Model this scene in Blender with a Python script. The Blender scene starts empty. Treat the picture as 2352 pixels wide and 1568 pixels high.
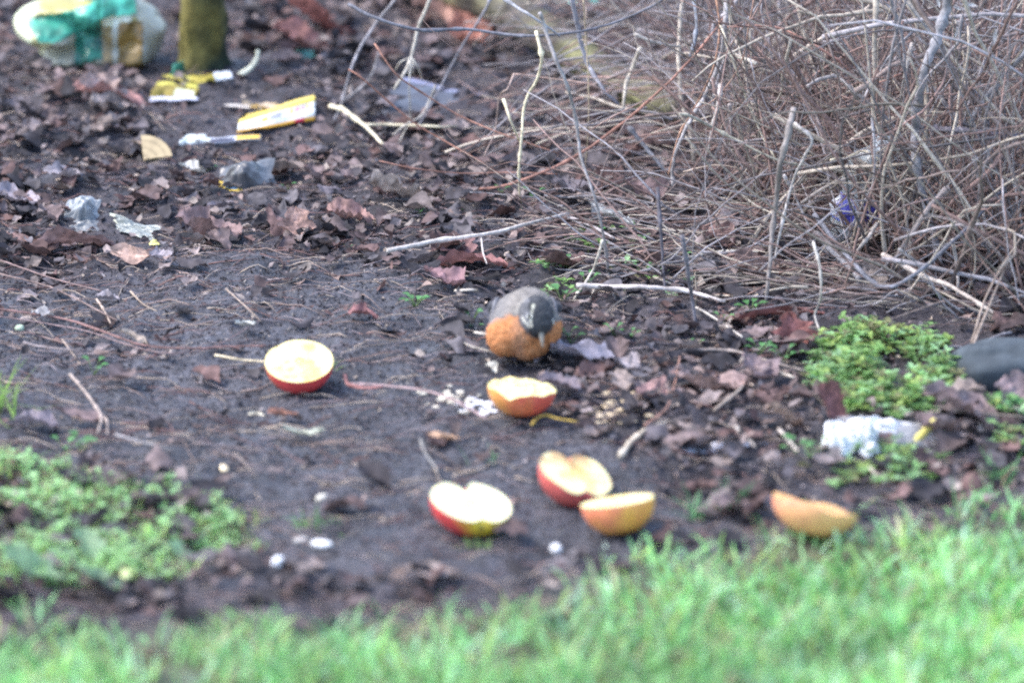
import bpy, math, random
import numpy as np
from mathutils import Vector, Matrix

# ------------------------------------------------------------------ camera, sky, sun, exposure
R = math.radians
scene = bpy.context.scene
col = scene.collection
CAM_H, PITCH, LENS = 2.0, 18.4, 190.0
cd = bpy.data.cameras.new("camera")
cam = bpy.data.objects.new("camera", cd)
col.objects.link(cam)
cam.location = (0, 0, CAM_H)
cam.rotation_euler = (R(90 - PITCH), 0, 0)
cd.lens = LENS
cd.sensor_width = 36
cd.clip_start = 0.05
cd.clip_end = 600
cd.dof.use_dof = True
cd.dof.focus_distance = 6.62
cd.dof.aperture_fstop = 3.1
scene.camera = cam

SUN_EL, SUN_AZ = 55, -88            # azimuth from +Y towards +X
world = bpy.data.worlds.new("World")
scene.world = world
world.use_nodes = True
wn = world.node_tree
wn.nodes.clear()
sky = wn.nodes.new("ShaderNodeTexSky")
sky.sky_type = 'NISHITA'
sky.sun_disc = False
sky.sun_elevation = R(SUN_EL)
sky.sun_rotation = R(SUN_AZ)
sky.air_density = 1.0
sky.dust_density = 1.6
bg = wn.nodes.new("ShaderNodeBackground")
bg.inputs[1].default_value = 0.15
wo = wn.nodes.new("ShaderNodeOutputWorld")
wn.links.new(sky.outputs[0], bg.inputs[0])
wn.links.new(bg.outputs[0], wo.inputs[0])
sl = bpy.data.lights.new("sun", 'SUN')
sl.energy = 1.15
sl.angle = R(32)
sl.color = (1.0, 0.95, 0.88)
sun = bpy.data.objects.new("sun", sl)
col.objects.link(sun)
dv = Vector((math.sin(R(SUN_AZ)) * math.cos(R(SUN_EL)), math.cos(R(SUN_AZ)) * math.cos(R(SUN_EL)), math.sin(R(SUN_EL))))
sun.rotation_euler = dv.to_track_quat('Z', 'Y').to_euler()
sun.location = dv * 20
scene.view_settings.view_transform = 'Standard'
scene.view_settings.look = 'None'
scene.view_settings.gamma = 1
scene.view_settings.exposure = 1.72
scene.cycles.use_denoising = False
scene.cycles.max_bounces = 6
scene.cycles.filter_width = 2.1

rng = np.random.default_rng(7)
rnd = random.Random(7)

# ------------------------------------------------------------------ noise, terrain, picture -> place
def _hash(ix, iy, seed):
    n = (ix * 374761393 + iy * 668265263 + seed * 974634777) & 0xFFFFFFFF
    n = ((n ^ (n >> 13)) * 1274126177) & 0xFFFFFFFF
    n = n ^ (n >> 16)
    return (n & 0xFFFFFF) / float(0xFFFFFF)
def vn(x, y, seed=0):
    x = np.asarray(x, float); y = np.asarray(y, float)
    ix = np.floor(x).astype(np.int64); iy = np.floor(y).astype(np.int64)
    fx = x - ix; fy = y - iy
    fx = fx * fx * (3 - 2 * fx); fy = fy * fy * (3 - 2 * fy)
    a = _hash(ix, iy, seed); b = _hash(ix + 1, iy, seed); c = _hash(ix, iy + 1, seed); d = _hash(ix + 1, iy + 1, seed)
    return ((a * (1 - fx) + b * fx) * (1 - fy) + (c * (1 - fx) + d * fx) * fy) * 2 - 1
def fbm(x, y, seed=0, o=3):
    s = 0; a = 1.0
    for k in range(o):
        s = s + a * vn(np.asarray(x) * 2 ** k, np.asarray(y) * 2 ** k, seed + k * 17); a *= .5
    return s
CP, SP = math.cos(R(PITCH)), math.sin(R(PITCH))
def ray(px, py):
    u = (px / 2352 - .5) * 36 / LENS
    v = (.5 - py / 1568) * 24 / LENS
    return np.array([u, CP + v * SP, -SP + v * CP])
def pix_of(x, y, z=0.0):
    dx = x; dy = y; dz = z - CAM_H
    f = dy * CP - dz * SP
    v = (dy * SP + dz * CP) / f
    u = dx / f
    return (u * LENS / 36 + .5) * 2352, (.5 - v * LENS / 24) * 1568
def in_poly(px, py, poly):
    px = np.asarray(px, float); py = np.asarray(py, float)
    ins = np.zeros(px.shape, bool)
    n = len(poly); j = n - 1
    for i in range(n):
        xi, yi = poly[i]; xj, yj = poly[j]
        c = ((yi > py) != (yj > py)) & (px < (xj - xi) * (py - yi) / ((yj - yi) + 1e-9) + xi)
        ins ^= c; j = i
    return ins
# where the trodden mud lies (walked bare), in the picture's own map of the ground
MUD = [(-300, 655), (200, 640), (450, 600), (700, 590), (900, 625), (1090, 700), (1120, 840), (1290, 960), (1420, 1050),
       (1600, 1190), (1720, 1230), (1500, 1290), (1000, 1320), (600, 1290), (500, 1150), (250, 1070), (-300, 1060)]
GRASS_EDGE = [(-4000, 1380), (0, 1405), (300, 1440), (560, 1400), (850, 1395), (1100, 1385), (1330, 1345), (1480, 1300), (1620, 1262), (1800, 1235), (2100, 1190), (2352, 1165), (6000, 1080)]
def grass_row(px):
    return np.interp(px, [p[0] for p in GRASS_EDGE], [p[1] for p in GRASS_EDGE])
def mudness(x, y):
    px, py = pix_of(np.asarray(x, float), np.asarray(y, float))
    jx = 60 * vn(np.asarray(x) * 9, np.asarray(y) * 9, 5)
    m = 0
    for dx, dy in ((0, 0), (40, 0), (-40, 0), (0, 22), (0, -22)):
        m = m + in_poly(px + dx + jx, py + dy + jx * .5, MUD)
    return m / 5.0
def hgt(x, y):
    x = np.asarray(x, float); y = np.asarray(y, float)
    m = mudness(x, y)
    a = 1 - m * .3
    h = .010 * fbm(x * 3.1, y * 3.1, 1, 2) + a * (.007 * fbm(x * 16, y * 16, 2, 2) + .0055 * fbm(x * 45, y * 30, 3, 3))
    far = np.clip((np.hypot(x, y - 6) - 4) / 10, 0, 1)
    return h + far * .15 * vn(x * .15, y * .15, 9)
_hx = np.arange(-1.5, 1.5, .005); _hy = np.arange(4.2, 8.6, .005)
_HT = hgt(*np.meshgrid(_hx, _hy, indexing='ij'))
_hgt_full = hgt
def hgt(x, y):
    if np.ndim(x) == 0 and np.ndim(y) == 0:
        i = (float(x) + 1.5) / .005; j = (float(y) - 4.2) / .005
        if 0 <= i < len(_hx) - 2 and 0 <= j < len(_hy) - 2:
            a = int(i); b = int(j); fx = i - a; fy = j - b
            return (_HT[a, b] * (1 - fx) + _HT[a + 1, b] * fx) * (1 - fy) + (_HT[a, b + 1] * (1 - fx) + _HT[a + 1, b + 1] * fx) * fy
    return _hgt_full(x, y)
def ground_at(px, py):
    d = ray(px, py); t = -CAM_H / d[2]
    for _ in range(4):
        p = d * t; z = float(hgt(p[0], p[1])); t = (z - CAM_H) / d[2]
    p = d * t
    return Vector((p[0], p[1], p[2] + CAM_H))
def rowY(gy, px=1176):
    d = ray(px, gy)
    return float(d[1] * (-CAM_H / d[2]))
def P(px, py, Y):
    d = ray(px, py); p = d * (Y / d[1])
    z = p[2] + CAM_H
    g = float(hgt(p[0], p[1]))
    if z < g + .002:
        return ground_at(px, py) + Vector((0, 0, .003))
    return Vector((p[0], p[1], z))
PX = 6.25 * 36 / LENS / 2352        # one picture unit in metres at the bird

# ------------------------------------------------------------------ materials
def mat(name, rough=.7, vari=.35, scale=60, bump=.25, bscale=120, spec=.3, trans=0, coat=0, sss=0, alpha=1, tint=None, transmission=0):
    m = bpy.data.materials.new(name)
    m.use_nodes = True
    nt = m.node_tree; N = nt.nodes; L = nt.links
    b = N["Principled BSDF"]; out = N["Material Output"]
    tc = N.new("ShaderNodeTexCoord")
    n1 = N.new("ShaderNodeTexNoise"); n1.inputs["Scale"].default_value = scale; n1.inputs["Detail"].default_value = 6
    L.new(tc.outputs["Object"], n1.inputs["Vector"])
    mr = N.new("ShaderNodeMapRange"); mr.inputs[1].default_value = .3; mr.inputs[2].default_value = .7
    mr.inputs[3].default_value = 1 - vari; mr.inputs[4].default_value = 1 + vari
    L.new(n1.outputs[0], mr.inputs[0])
    mx = N.new("ShaderNodeMix"); mx.data_type = 'RGBA'; mx.blend_type = 'MULTIPLY'; mx.inputs[0].default_value = 1
    if tint is None:
        at = N.new("ShaderNodeAttribute"); at.attribute_name = "Col"
        L.new(at.outputs["Color"], mx.inputs[6])
    else:
        mx.inputs[6].default_value = (*tint, 1)
    L.new(mr.outputs[0], mx.inputs[7])
    L.new(mx.outputs[2], b.inputs["Base Color"])
    b.inputs["Roughness"].default_value = rough
    b.inputs["Specular IOR Level"].default_value = spec
    b.inputs["Coat Weight"].default_value = coat
    b.inputs["Coat Roughness"].default_value = .15
    b.inputs["Transmission Weight"].default_value = transmission
    if sss:
        b.inputs["Subsurface Weight"].default_value = sss
        b.inputs["Subsurface Radius"].default_value = (1, .6, .3)
        b.inputs["Subsurface Scale"].default_value = .004
    if bump:
        n2 = N.new("ShaderNodeTexNoise"); n2.inputs["Scale"].default_value = bscale; n2.inputs["Detail"].default_value = 8
        L.new(tc.outputs["Object"], n2.inputs["Vector"])
        bp = N.new("ShaderNodeBump"); bp.inputs["Strength"].default_value = bump; bp.inputs["Distance"].default_value = .002
        L.new(n2.outputs[0], bp.inputs["Height"]); L.new(bp.outputs[0], b.inputs["Normal"])
    if trans:
        tr = N.new("ShaderNodeBsdfTranslucent"); L.new(mx.outputs[2], tr.inputs[0])
        ms = N.new("ShaderNodeMixShader"); ms.inputs[0].default_value = trans
        L.new(b.outputs[0], ms.inputs[1]); L.new(tr.outputs[0], ms.inputs[2]); L.new(ms.outputs[0], out.inputs[0])
    return m
M_leaf = mat("dead_leaf", .75, .4, 90, .4, 200, .25, trans=.15)
M_green = mat("green_leaf", .5, .2, 60, .15, 150, .4, trans=.45)
M_bark = mat("bark", .8, .35, 150, .5, 300, .25)
M_paper = mat("paper", .65, .18, 60, .2, 90, .3)
M_plastic = mat("plastic_film", .28, .12, 40, .25, 60, .6, trans=.15)
M_clear = mat("clear_plastic", .3, .08, 40, .1, 60, .8, transmission=.45)
M_skin = mat("apple_skin", .38, .15, 70, .08, 150, .4, coat=.15)
M_flesh = mat("apple_flesh", .55, .05, 60, .35, 160, .35, sss=.25)
M_feather = mat("feathers", .9, .15, 200, .3, 350, .15)
M_hard = mat("horn", .35, .1, 100, .05, 200, .5)
M_stone = mat("stone", .8, .25, 50, .5, 110, .25)
M_moss = mat("mossy_bark", .9, .5, 45, .8, 130, .15)
M_crumb = mat("crumb", .7, .1, 100, .2, 200, .3)

def ground_mat():
    m = bpy.data.materials.new("soil")
    m.use_nodes = True
    nt = m.node_tree; N = nt.nodes; L = nt.links
    b = N["Principled BSDF"]
    tc = N.new("ShaderNodeTexCoord")
    at = N.new("ShaderNodeAttribute"); at.attribute_name = "Col"
    def noise(s, d=8, rough=.65):
        n = N.new("ShaderNodeTexNoise"); n.inputs["Scale"].default_value = s; n.inputs["Detail"].default_value = d
        n.inputs["Roughness"].default_value = rough
        L.new(tc.outputs["Object"], n.inputs["Vector"]); return n
    n1 = noise(22); n2 = noise(110); n3 = noise(6, 4)
    mr = N.new("ShaderNodeMapRange"); mr.inputs[1].default_value = .3; mr.inputs[2].default_value = .72; mr.inputs[3].default_value = .45; mr.inputs[4].default_value = 1.6
    L.new(n2.outputs[0], mr.inputs[0])
    mr2 = N.new("ShaderNodeMapRange"); mr2.inputs[1].default_value = .3; mr2.inputs[2].default_value = .7; mr2.inputs[3].default_value = .65; mr2.inputs[4].default_value = 1.35
    L.new(n1.outputs[0], mr2.inputs[0])
    mu = N.new("ShaderNodeMath"); mu.operation = 'MULTIPLY'; L.new(mr.outputs[0], mu.inputs[0]); L.new(mr2.outputs[0], mu.inputs[1])
    mx = N.new("ShaderNodeMix"); mx.data_type = 'RGBA'; mx.blend_type = 'MULTIPLY'; mx.inputs[0].default_value = 1
    L.new(at.outputs["Color"], mx.inputs[6]); L.new(mu.outputs[0], mx.inputs[7])
    L.new(mx.outputs[2], b.inputs["Base Color"])
    rr = N.new("ShaderNodeMapRange"); rr.inputs[1].default_value = .35; rr.inputs[2].default_value = .65; rr.inputs[3].default_value = .45; rr.inputs[4].default_value = .8
    L.new(n3.outputs[0], rr.inputs[0]); L.new(rr.outputs[0], b.inputs["Roughness"])
    b.inputs["Specular IOR Level"].default_value = .4
    ad = N.new("ShaderNodeMath"); ad.operation = 'ADD'; L.new(n1.outputs[0], ad.inputs[0]); L.new(n2.outputs[0], ad.inputs[1])
    bp = N.new("ShaderNodeBump"); bp.inputs["Strength"].default_value = .9; bp.inputs["Distance"].default_value = .006
    L.new(ad.outputs[0], bp.inputs["Height"]); L.new(bp.outputs[0], b.inputs["Normal"])
    return m
M_soil = ground_mat()

# ------------------------------------------------------------------ mesh building
class MB:
    def __init__(s): s.v = []; s.f = []; s.c = []; s.n = 0
    def add(s, verts, faces, colors):
        verts = np.asarray(verts, float).reshape(-1, 3)
        colors = np.asarray(colors, float)
        if colors.ndim == 1: colors = np.tile(colors[:3], (len(verts), 1))
        s.v.append(verts); s.c.append(colors[:, :3])
        f = np.asarray(faces, np.int64)
        s.f.append(f + s.n); s.n += len(verts)
    def build(s, name, material, parent=None, smooth=True, loc=None):
        me = bpy.data.meshes.new(name)
        V = np.concatenate(s.v); C = np.concatenate(s.c)
        org = np.zeros(3)
        if loc is not None: org = np.array(loc[:], float)
        if loc is not None and parent is None: V = V - org
        loops = []; starts = []; tot = 0
        for f in s.f:
            k = f.shape[1]
            loops.append(f.reshape(-1)); starts.append(np.arange(len(f)) * k + tot); tot += f.size
        L = np.concatenate(loops); S = np.concatenate(starts)
        me.vertices.add(len(V)); me.vertices.foreach_set("co", V.reshape(-1))
        me.loops.add(len(L)); me.loops.foreach_set("vertex_index", L.astype(np.int32))
        me.polygons.add(len(S)); me.polygons.foreach_set("loop_start", S.astype(np.int32))
        me.update(calc_edges=True); me.validate()
        a = me.color_attributes.new("Col", 'FLOAT_COLOR', 'POINT')
        a.data.foreach_set("color", np.c_[C, np.ones(len(C))].reshape(-1))
        if smooth: me.polygons.foreach_set("use_smooth", np.ones(len(me.polygons), bool))
        me.materials.append(material)
        o = bpy.data.objects.new(name, me)
        col.objects.link(o)
        if parent is not None: o.parent = parent
        elif loc is not None: o.location = Vector(org)
        return o
def tag(o, label=None, cat=None, group=None, kind=None):
    if label: o['label'] = label
    if cat: o['category'] = cat
    if group: o['group'] = group
    if kind: o['kind'] = kind
    return o
def empty(name, loc, rot=None):
    o = bpy.data.objects.new(name, None); col.objects.link(o)
    o.empty_display_size = .02
    o.location = loc
    if rot is not None: o.rotation_euler = rot.to_euler() if isinstance(rot, Matrix) else rot
    return o
def grid_faces(nu, nv, wrap_v=False):
    i = np.arange(nu - 1)[:, None]; j = np.arange(nv if wrap_v else nv - 1)[None, :]
    j2 = (j + 1) % nv
    a = i * nv + j; b = i * nv + j2; c = (i + 1) * nv + j2; d = (i + 1) * nv + j
    return np.stack([a, b, c, d], -1).reshape(-1, 4)
def smooth_path(pts, sub=4):
    p = np.array([tuple(q) for q in pts], float)
    if len(p) < 3 or sub < 2:
        t = np.linspace(0, len(p) - 1, (len(p) - 1) * sub + 1)
        return np.stack([np.interp(t, np.arange(len(p)), p[:, k]) for k in range(3)], 1)
    e = np.vstack([2 * p[0] - p[1], p, 2 * p[-1] - p[-2]])
    out = []
    for i in range(1, len(e) - 2):
        for s in range(sub):
            t = s / sub
            a, b, c, d = e[i - 1], e[i], e[i + 1], e[i + 2]
            out.append(.5 * ((2 * b) + (-a + c) * t + (2 * a - 5 * b + 4 * c - d) * t * t + (-a + 3 * b - 3 * c + d) * t ** 3))
    out.append(e[-2])
    return np.array(out)
def tube(mb, path, r0, r1, color, n=6, wob=.0, cvar=.15, knots=0):
    p = np.asarray(path, float); k = len(p)
    if wob: p = p + rng.normal(0, wob, p.shape)
    t = np.gradient(p, axis=0); t /= np.linalg.norm(t, axis=1)[:, None] + 1e-12
    ref = np.array([0, 0, 1.]) if abs(t[0][2]) < .9 else np.array([1., 0, 0])
    ref = np.cross(np.cross(t.mean(0) + 1e-6, ref), t.mean(0) + 1e-6); ref /= np.linalg.norm(ref) + 1e-12
    u = np.cross(t, ref); u /= np.linalg.norm(u, axis=1)[:, None] + 1e-9
    w = np.cross(t, u)
    r = np.linspace(r0, r1, k) * (1 + rng.normal(0, .06, k))
    if knots:
        for q in rng.integers(1, max(2, k - 1), knots): r[q] *= 1.45
    a = np.arange(n) * 2 * math.pi / n
    V = p[:, None, :] + r[:, None, None] * (np.cos(a)[None, :, None] * u[:, None, :] + np.sin(a)[None, :, None] * w[:, None, :])
    C = np.tile(np.asarray(color, float)[None, None, :], (k, n, 1)) * (1 + rng.normal(0, cvar, (k, 1, 1)))
    V = np.concatenate([V.reshape(-1, 3), p[:1], p[-1:]]); C = np.concatenate([C.reshape(-1, 3), [color], [color]])
    C = np.clip(C, 0, 1)
    f = grid_faces(k, n, True)
    j = np.arange(n); j2 = (j + 1) % n
    cap0 = np.stack([np.full(n, k * n), j2, j], 1); cap1 = np.stack([np.full(n, k * n + 1), (k - 1) * n + j, (k - 1) * n + j2], 1)
    base = mb.n
    mb.add(V, f, C)
    mb.f.append(cap0 + base); mb.f.append(cap1 + base)
def arr(m, V):
    m = np.array(m); return V @ m[:3, :3].T + m[:3, 3]

# ------------------------------------------------------------------ the ground
def axis(lo, hi, step, far):
    a = list(np.arange(lo, hi + 1e-6, step))
    s = step; x = hi; up = []
    while x < far: s *= 1.25; x += s; up.append(x)
    s = step; x = lo; dn = []
    while x > -far: s *= 1.25; x -= s; dn.append(x)
    return np.array(dn[::-1] + a + up)
gx = axis(-1.25, 1.25, .0085, 250); gyv = axis(4.5, 8.2, .0095, 250)
X, Y = np.meshgrid(gx, gyv, indexing='ij')
Z = hgt(X, Y)
md = mudness(X, Y)
cA = np.array([.058, .051, .060]); cM = np.array([.080, .079, .094])
cG = np.array([.10, .11, .06])
w = md[..., None]
Cg = cA * (1 - w) + cM * w
ppx, ppy = pix_of(X, Y)
gm = np.clip((ppy - grass_row(ppx)) / 60, 0, 1)[..., None]
Cg = Cg * (1 - gm) + cG * gm
patch = vn(X * 11, Y * 11, 31)[..., None]
Cg = Cg * (1 + .35 * patch * np.array([1, .95, .9]))
mb = MB(); mb.add(np.stack([X, Y, Z], -1).reshape(-1, 3), grid_faces(len(gx), len(gyv)), np.clip(Cg, 0, 1).reshape(-1, 3))
g = mb.build("ground", M_soil)
tag(g, "dark damp trodden soil and mud under the litter", None, None, 'structure')

# ------------------------------------------------------------------ leaves
BROWN = [(.135, .095, .095), (.19, .145, .145), (.115, .10, .11), (.27, .22, .215), (.04, .036, .042), (.15, .135, .145), (.145, .09, .085), (.06, .054, .062), (.035, .033, .040)]
def leaf_geo(L, W, lobes, seed, nu=13, nv=7, curl=.5, wave=.25, lobe_amp=.3):
    r = np.random.default_rng(seed)
    s = np.linspace(0, 1, nu)[:, None]; t = np.linspace(-1, 1, nv)[None, :]
    base = np.sin(math.pi * np.clip(s, .02, .985) ** r.uniform(.7, 1.15)) ** .75
    ph = r.uniform(0, 6.3, 2)
    wl = base * (1 + lobe_amp * np.cos(2 * math.pi * lobes * s + ph[0]))
    wr = base * (1 + lobe_amp * np.cos(2 * math.pi * lobes * s + ph[1]))
    wid = np.where(t < 0, wl, wr) * W / 2
    x = t * wid
    y = (s - .5) * L + (0 * t) + lobe_amp * .3 * L / max(lobes, 1) * np.abs(t) * np.sign(.5)
    z = curl * W * .5 * (t ** 2) * (base) + wave * W * .35 * np.sin(s * 7 + ph[0] + 2 * t) * np.abs(t) + r.uniform(-.4, .7) * L * (s - .5) ** 2
    z = z + W * .05 * r.normal(0, 1, (nu, nv))
    V = np.stack([x, y + 0 * x, z], -1).reshape(-1, 3)
    V[:, 2] -= V[:, 2].min() * .6
    return V, grid_faces(nu, nv)
def leaf_cols(base, nu, nv, r):
    c = np.tile(np.asarray(base, float), (nu, nv, 1))
    c *= (1 + r.normal(0, .10, (nu, nv, 1)))
    c[:, nv // 2] *= 1.35
    return np.clip(c, 0, 1).reshape(-1, 3)
def place_leaf(name, px, py, L, W, ang, base, label, group=None, lobes=3, seed=0, tilt=(0, 0), lift=.004, curl=.5, lobe_amp=.3, cat="leaf", material=None, wave=.25):
    V, f = leaf_geo(L, W, lobes, seed, 17, 9, curl, wave, lobe_amp)
    r = np.random.default_rng(seed + 999)
    mb = MB(); mb.add(V, f, leaf_cols(base, 17, 9, r))
    st = MB()
    o = mb.build(name, material or M_leaf)
    p = ground_at(px, py)
    o.location = p + Vector((0, 0, lift))
    o.rotation_euler = (Matrix.Rotation(R(ang), 3, 'Z') @ Matrix.Rotation(R(tilt[0]), 3, 'X') @ Matrix.Rotation(R(tilt[1]), 3, 'Y')).to_euler()
    tag(o, label, cat, group)
    return o
# ---- scattered litter: the bulk as one heap, the largest as leaves of their own
KEEP = [(25, 20, 400, 150), (330, 120, 620, 250), (400, 210, 740, 345), (325, 300, 420, 385), (500, 370, 620, 455), (140, 440, 245, 540), (240, 480, 370, 585),
        (1885, 950, 2160, 1065), (1110, 650, 1300, 835), (1110, 860, 1290, 960), (600, 770, 775, 920), (980, 1100, 1180, 1235), (1235, 1030, 1510, 1240), (1770, 1120, 1980, 1240),
        (2190, 790, 2400, 900), (1325, 20, 1400, 60), (1840, 700, 2210, 940), (900, 190, 1130, 275)]
KF = [0.0]
def litter_density(px, py):
    px = np.asarray(px, float); py = np.asarray(py, float)
    d = np.ones_like(px)
    jx = 50 * vn(px / 60, py / 60, 77)
    d = np.where(in_poly(px + jx, py + jx * .6, MUD), np.where(py < 860, .16, .05), d)
    for (x0, y0, x1, y1) in KEEP: d = np.where((px > x0) & (px < x1) & (py > y0) & (py < y1), d * KF[0], d)
    gr = grass_row(px)
    d = np.where(py > gr - 40, .5 * np.clip(1 - (py - gr + 40) / 90, .02, 1), d)
    return d
def scatter(n, xr=(-.95, .95), yr=(4.75, 8.0), pw=1):
    out = np.zeros((0, 2))
    while len(out) < n:
        x = rng.uniform(*xr, n * 2); y = rng.uniform(*yr, n * 2)
        px, py = pix_of(x, y)
        k = rng.random(n * 2) < litter_density(px, py) ** pw
        out = np.vstack([out, np.c_[x[k], y[k]]])
    return out[:n]
def bank(mb, n, Lr, nu, nv, cols, tiltd, pw=1, lift=(0, .012), xr=(-.95, .95), yr=(4.75, 8.0), lobes=(1, 2, 3), pal=None):
    pts = scatter(n, xr, yr, pw)
    h = hgt(pts[:, 0], pts[:, 1])
    vars_ = [leaf_geo(1, rng.uniform(.45, .8), rnd.choice(lobes), 100 + i, nu, nv, rng.uniform(-.7, .9), .3, .28)[0] for i in range(24)]
    f = grid_faces(nu, nv)
    Vs = []; Fs = []; Cs = []
    for i in range(n):
        V = vars_[rng.integers(0, 24)] * rng.uniform(*Lr)
        A = Matrix.Rotation(rng.uniform(0, 6.28), 3, 'Z') @ Matrix.Rotation(R(rng.normal(0, tiltd)), 3, 'X') @ Matrix.Rotation(R(rng.normal(0, tiltd)), 3, 'Y')
        V = V @ np.array(A).T + [pts[i, 0], pts[i, 1], h[i] + rng.uniform(*lift)]
        c = np.array(cols[rng.integers(0, len(cols))]) * rng.uniform(.6, 1.25)
        Vs.append(V); Fs.append(f + i * nu * nv); Cs.append(np.tile(c, (nu * nv, 1)) * (1 + rng.normal(0, .12, (nu * nv, 1))))
    mb.add(np.concatenate(Vs), np.concatenate(Fs), np.clip(np.concatenate(Cs), 0, 1))
lit = MB()
bank(lit, 2300, (.022, .055), 9, 5, BROWN, 10)
KF[0] = .3
bank(lit, 11000, (.009, .022), 5, 3, BROWN + [(.36, .3, .27), (.3, .22, .2)], 24)
KF[0] = .8
bank(lit, 34000, (.002, .009), 3, 3, BROWN + [(.4, .33, .28), (.12, .11, .12), (.3, .26, .26), (.09, .08, .09)], 30, pw=.28, lift=(0, .004))
KF[0] = 0.0
MUDBITS = [(.10, .095, .11), (.07, .065, .08), (.16, .15, .16), (.24, .22, .21), (.13, .10, .10)]
_P = MUD[:]
_old = litter_density
litter_density = lambda px, py: in_poly(px, py, [(q[0], q[1] - 20) for q in _P]) * 1.0
bank(lit, 16000, (.002, .006), 3, 3, MUDBITS, 40, lift=(0, .002))
litter_density = _old
o = lit.build("leaf_litter", M_leaf)
tag(o, "mass of small brown dead leaves and crumbled leaf bits covering the ground", "leaf litter", None, 'stuff')
ZN = [("at the upper left around the rubbish", lambda px, py: (px < 1050) & (py < 620)),
      ("under the branches at top centre", lambda px, py: (px >= 1050) & (px < 1600) & (py < 660)),
      ("between the mud and the weeds on the right", lambda px, py: (px >= 1300) & (py > 780) & (py < 1230)),
      ("beneath the bramble tangle on the right", lambda px, py: (px >= 1600) & (py < 780))]
CN = [("reddish brown", (.165, .105, .10)), ("tan", (.25, .20, .185)), ("greyish brown", (.15, .13, .145)), ("pinkish brown", (.20, .15, .15))]
made = 0
pts = scatter(1500, yr=(5.2, 7.9))
for x, y in pts:
    if made >= 230: break
    px, py = pix_of(x, y)
    if not (-40 < px < 2392 and -30 < py < 1568): continue
    zn = [z for z, fn in ZN if fn(px, py)]
    if not zn: continue
    cn, cc = rnd.choice(CN)
    L = rnd.uniform(.022, .052)
    V, f = leaf_geo(L, L * rnd.uniform(.5, .85), rnd.choice((1, 2, 3)), 500 + made, 13, 7, rnd.uniform(-.6, .9), .3, .28)
    m_ = MB(); m_.add(V, f, leaf_cols(np.array(cc) * rnd.uniform(.75, 1.25), 13, 7, rng))
    o = m_.build("fallen_leaf", M_leaf)
    o.location = (x, y, float(hgt(x, y)) + rnd.uniform(.004, .014))
    o.rotation_euler = (R(rnd.gauss(0, 12)), R(rnd.gauss(0, 12)), rnd.uniform(0, 6.28))
    tag(o, f"{cn} dead leaf {zn[0]}", "leaf", f"{cn} dead leaves {zn[0]}")
    made += 1
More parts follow.
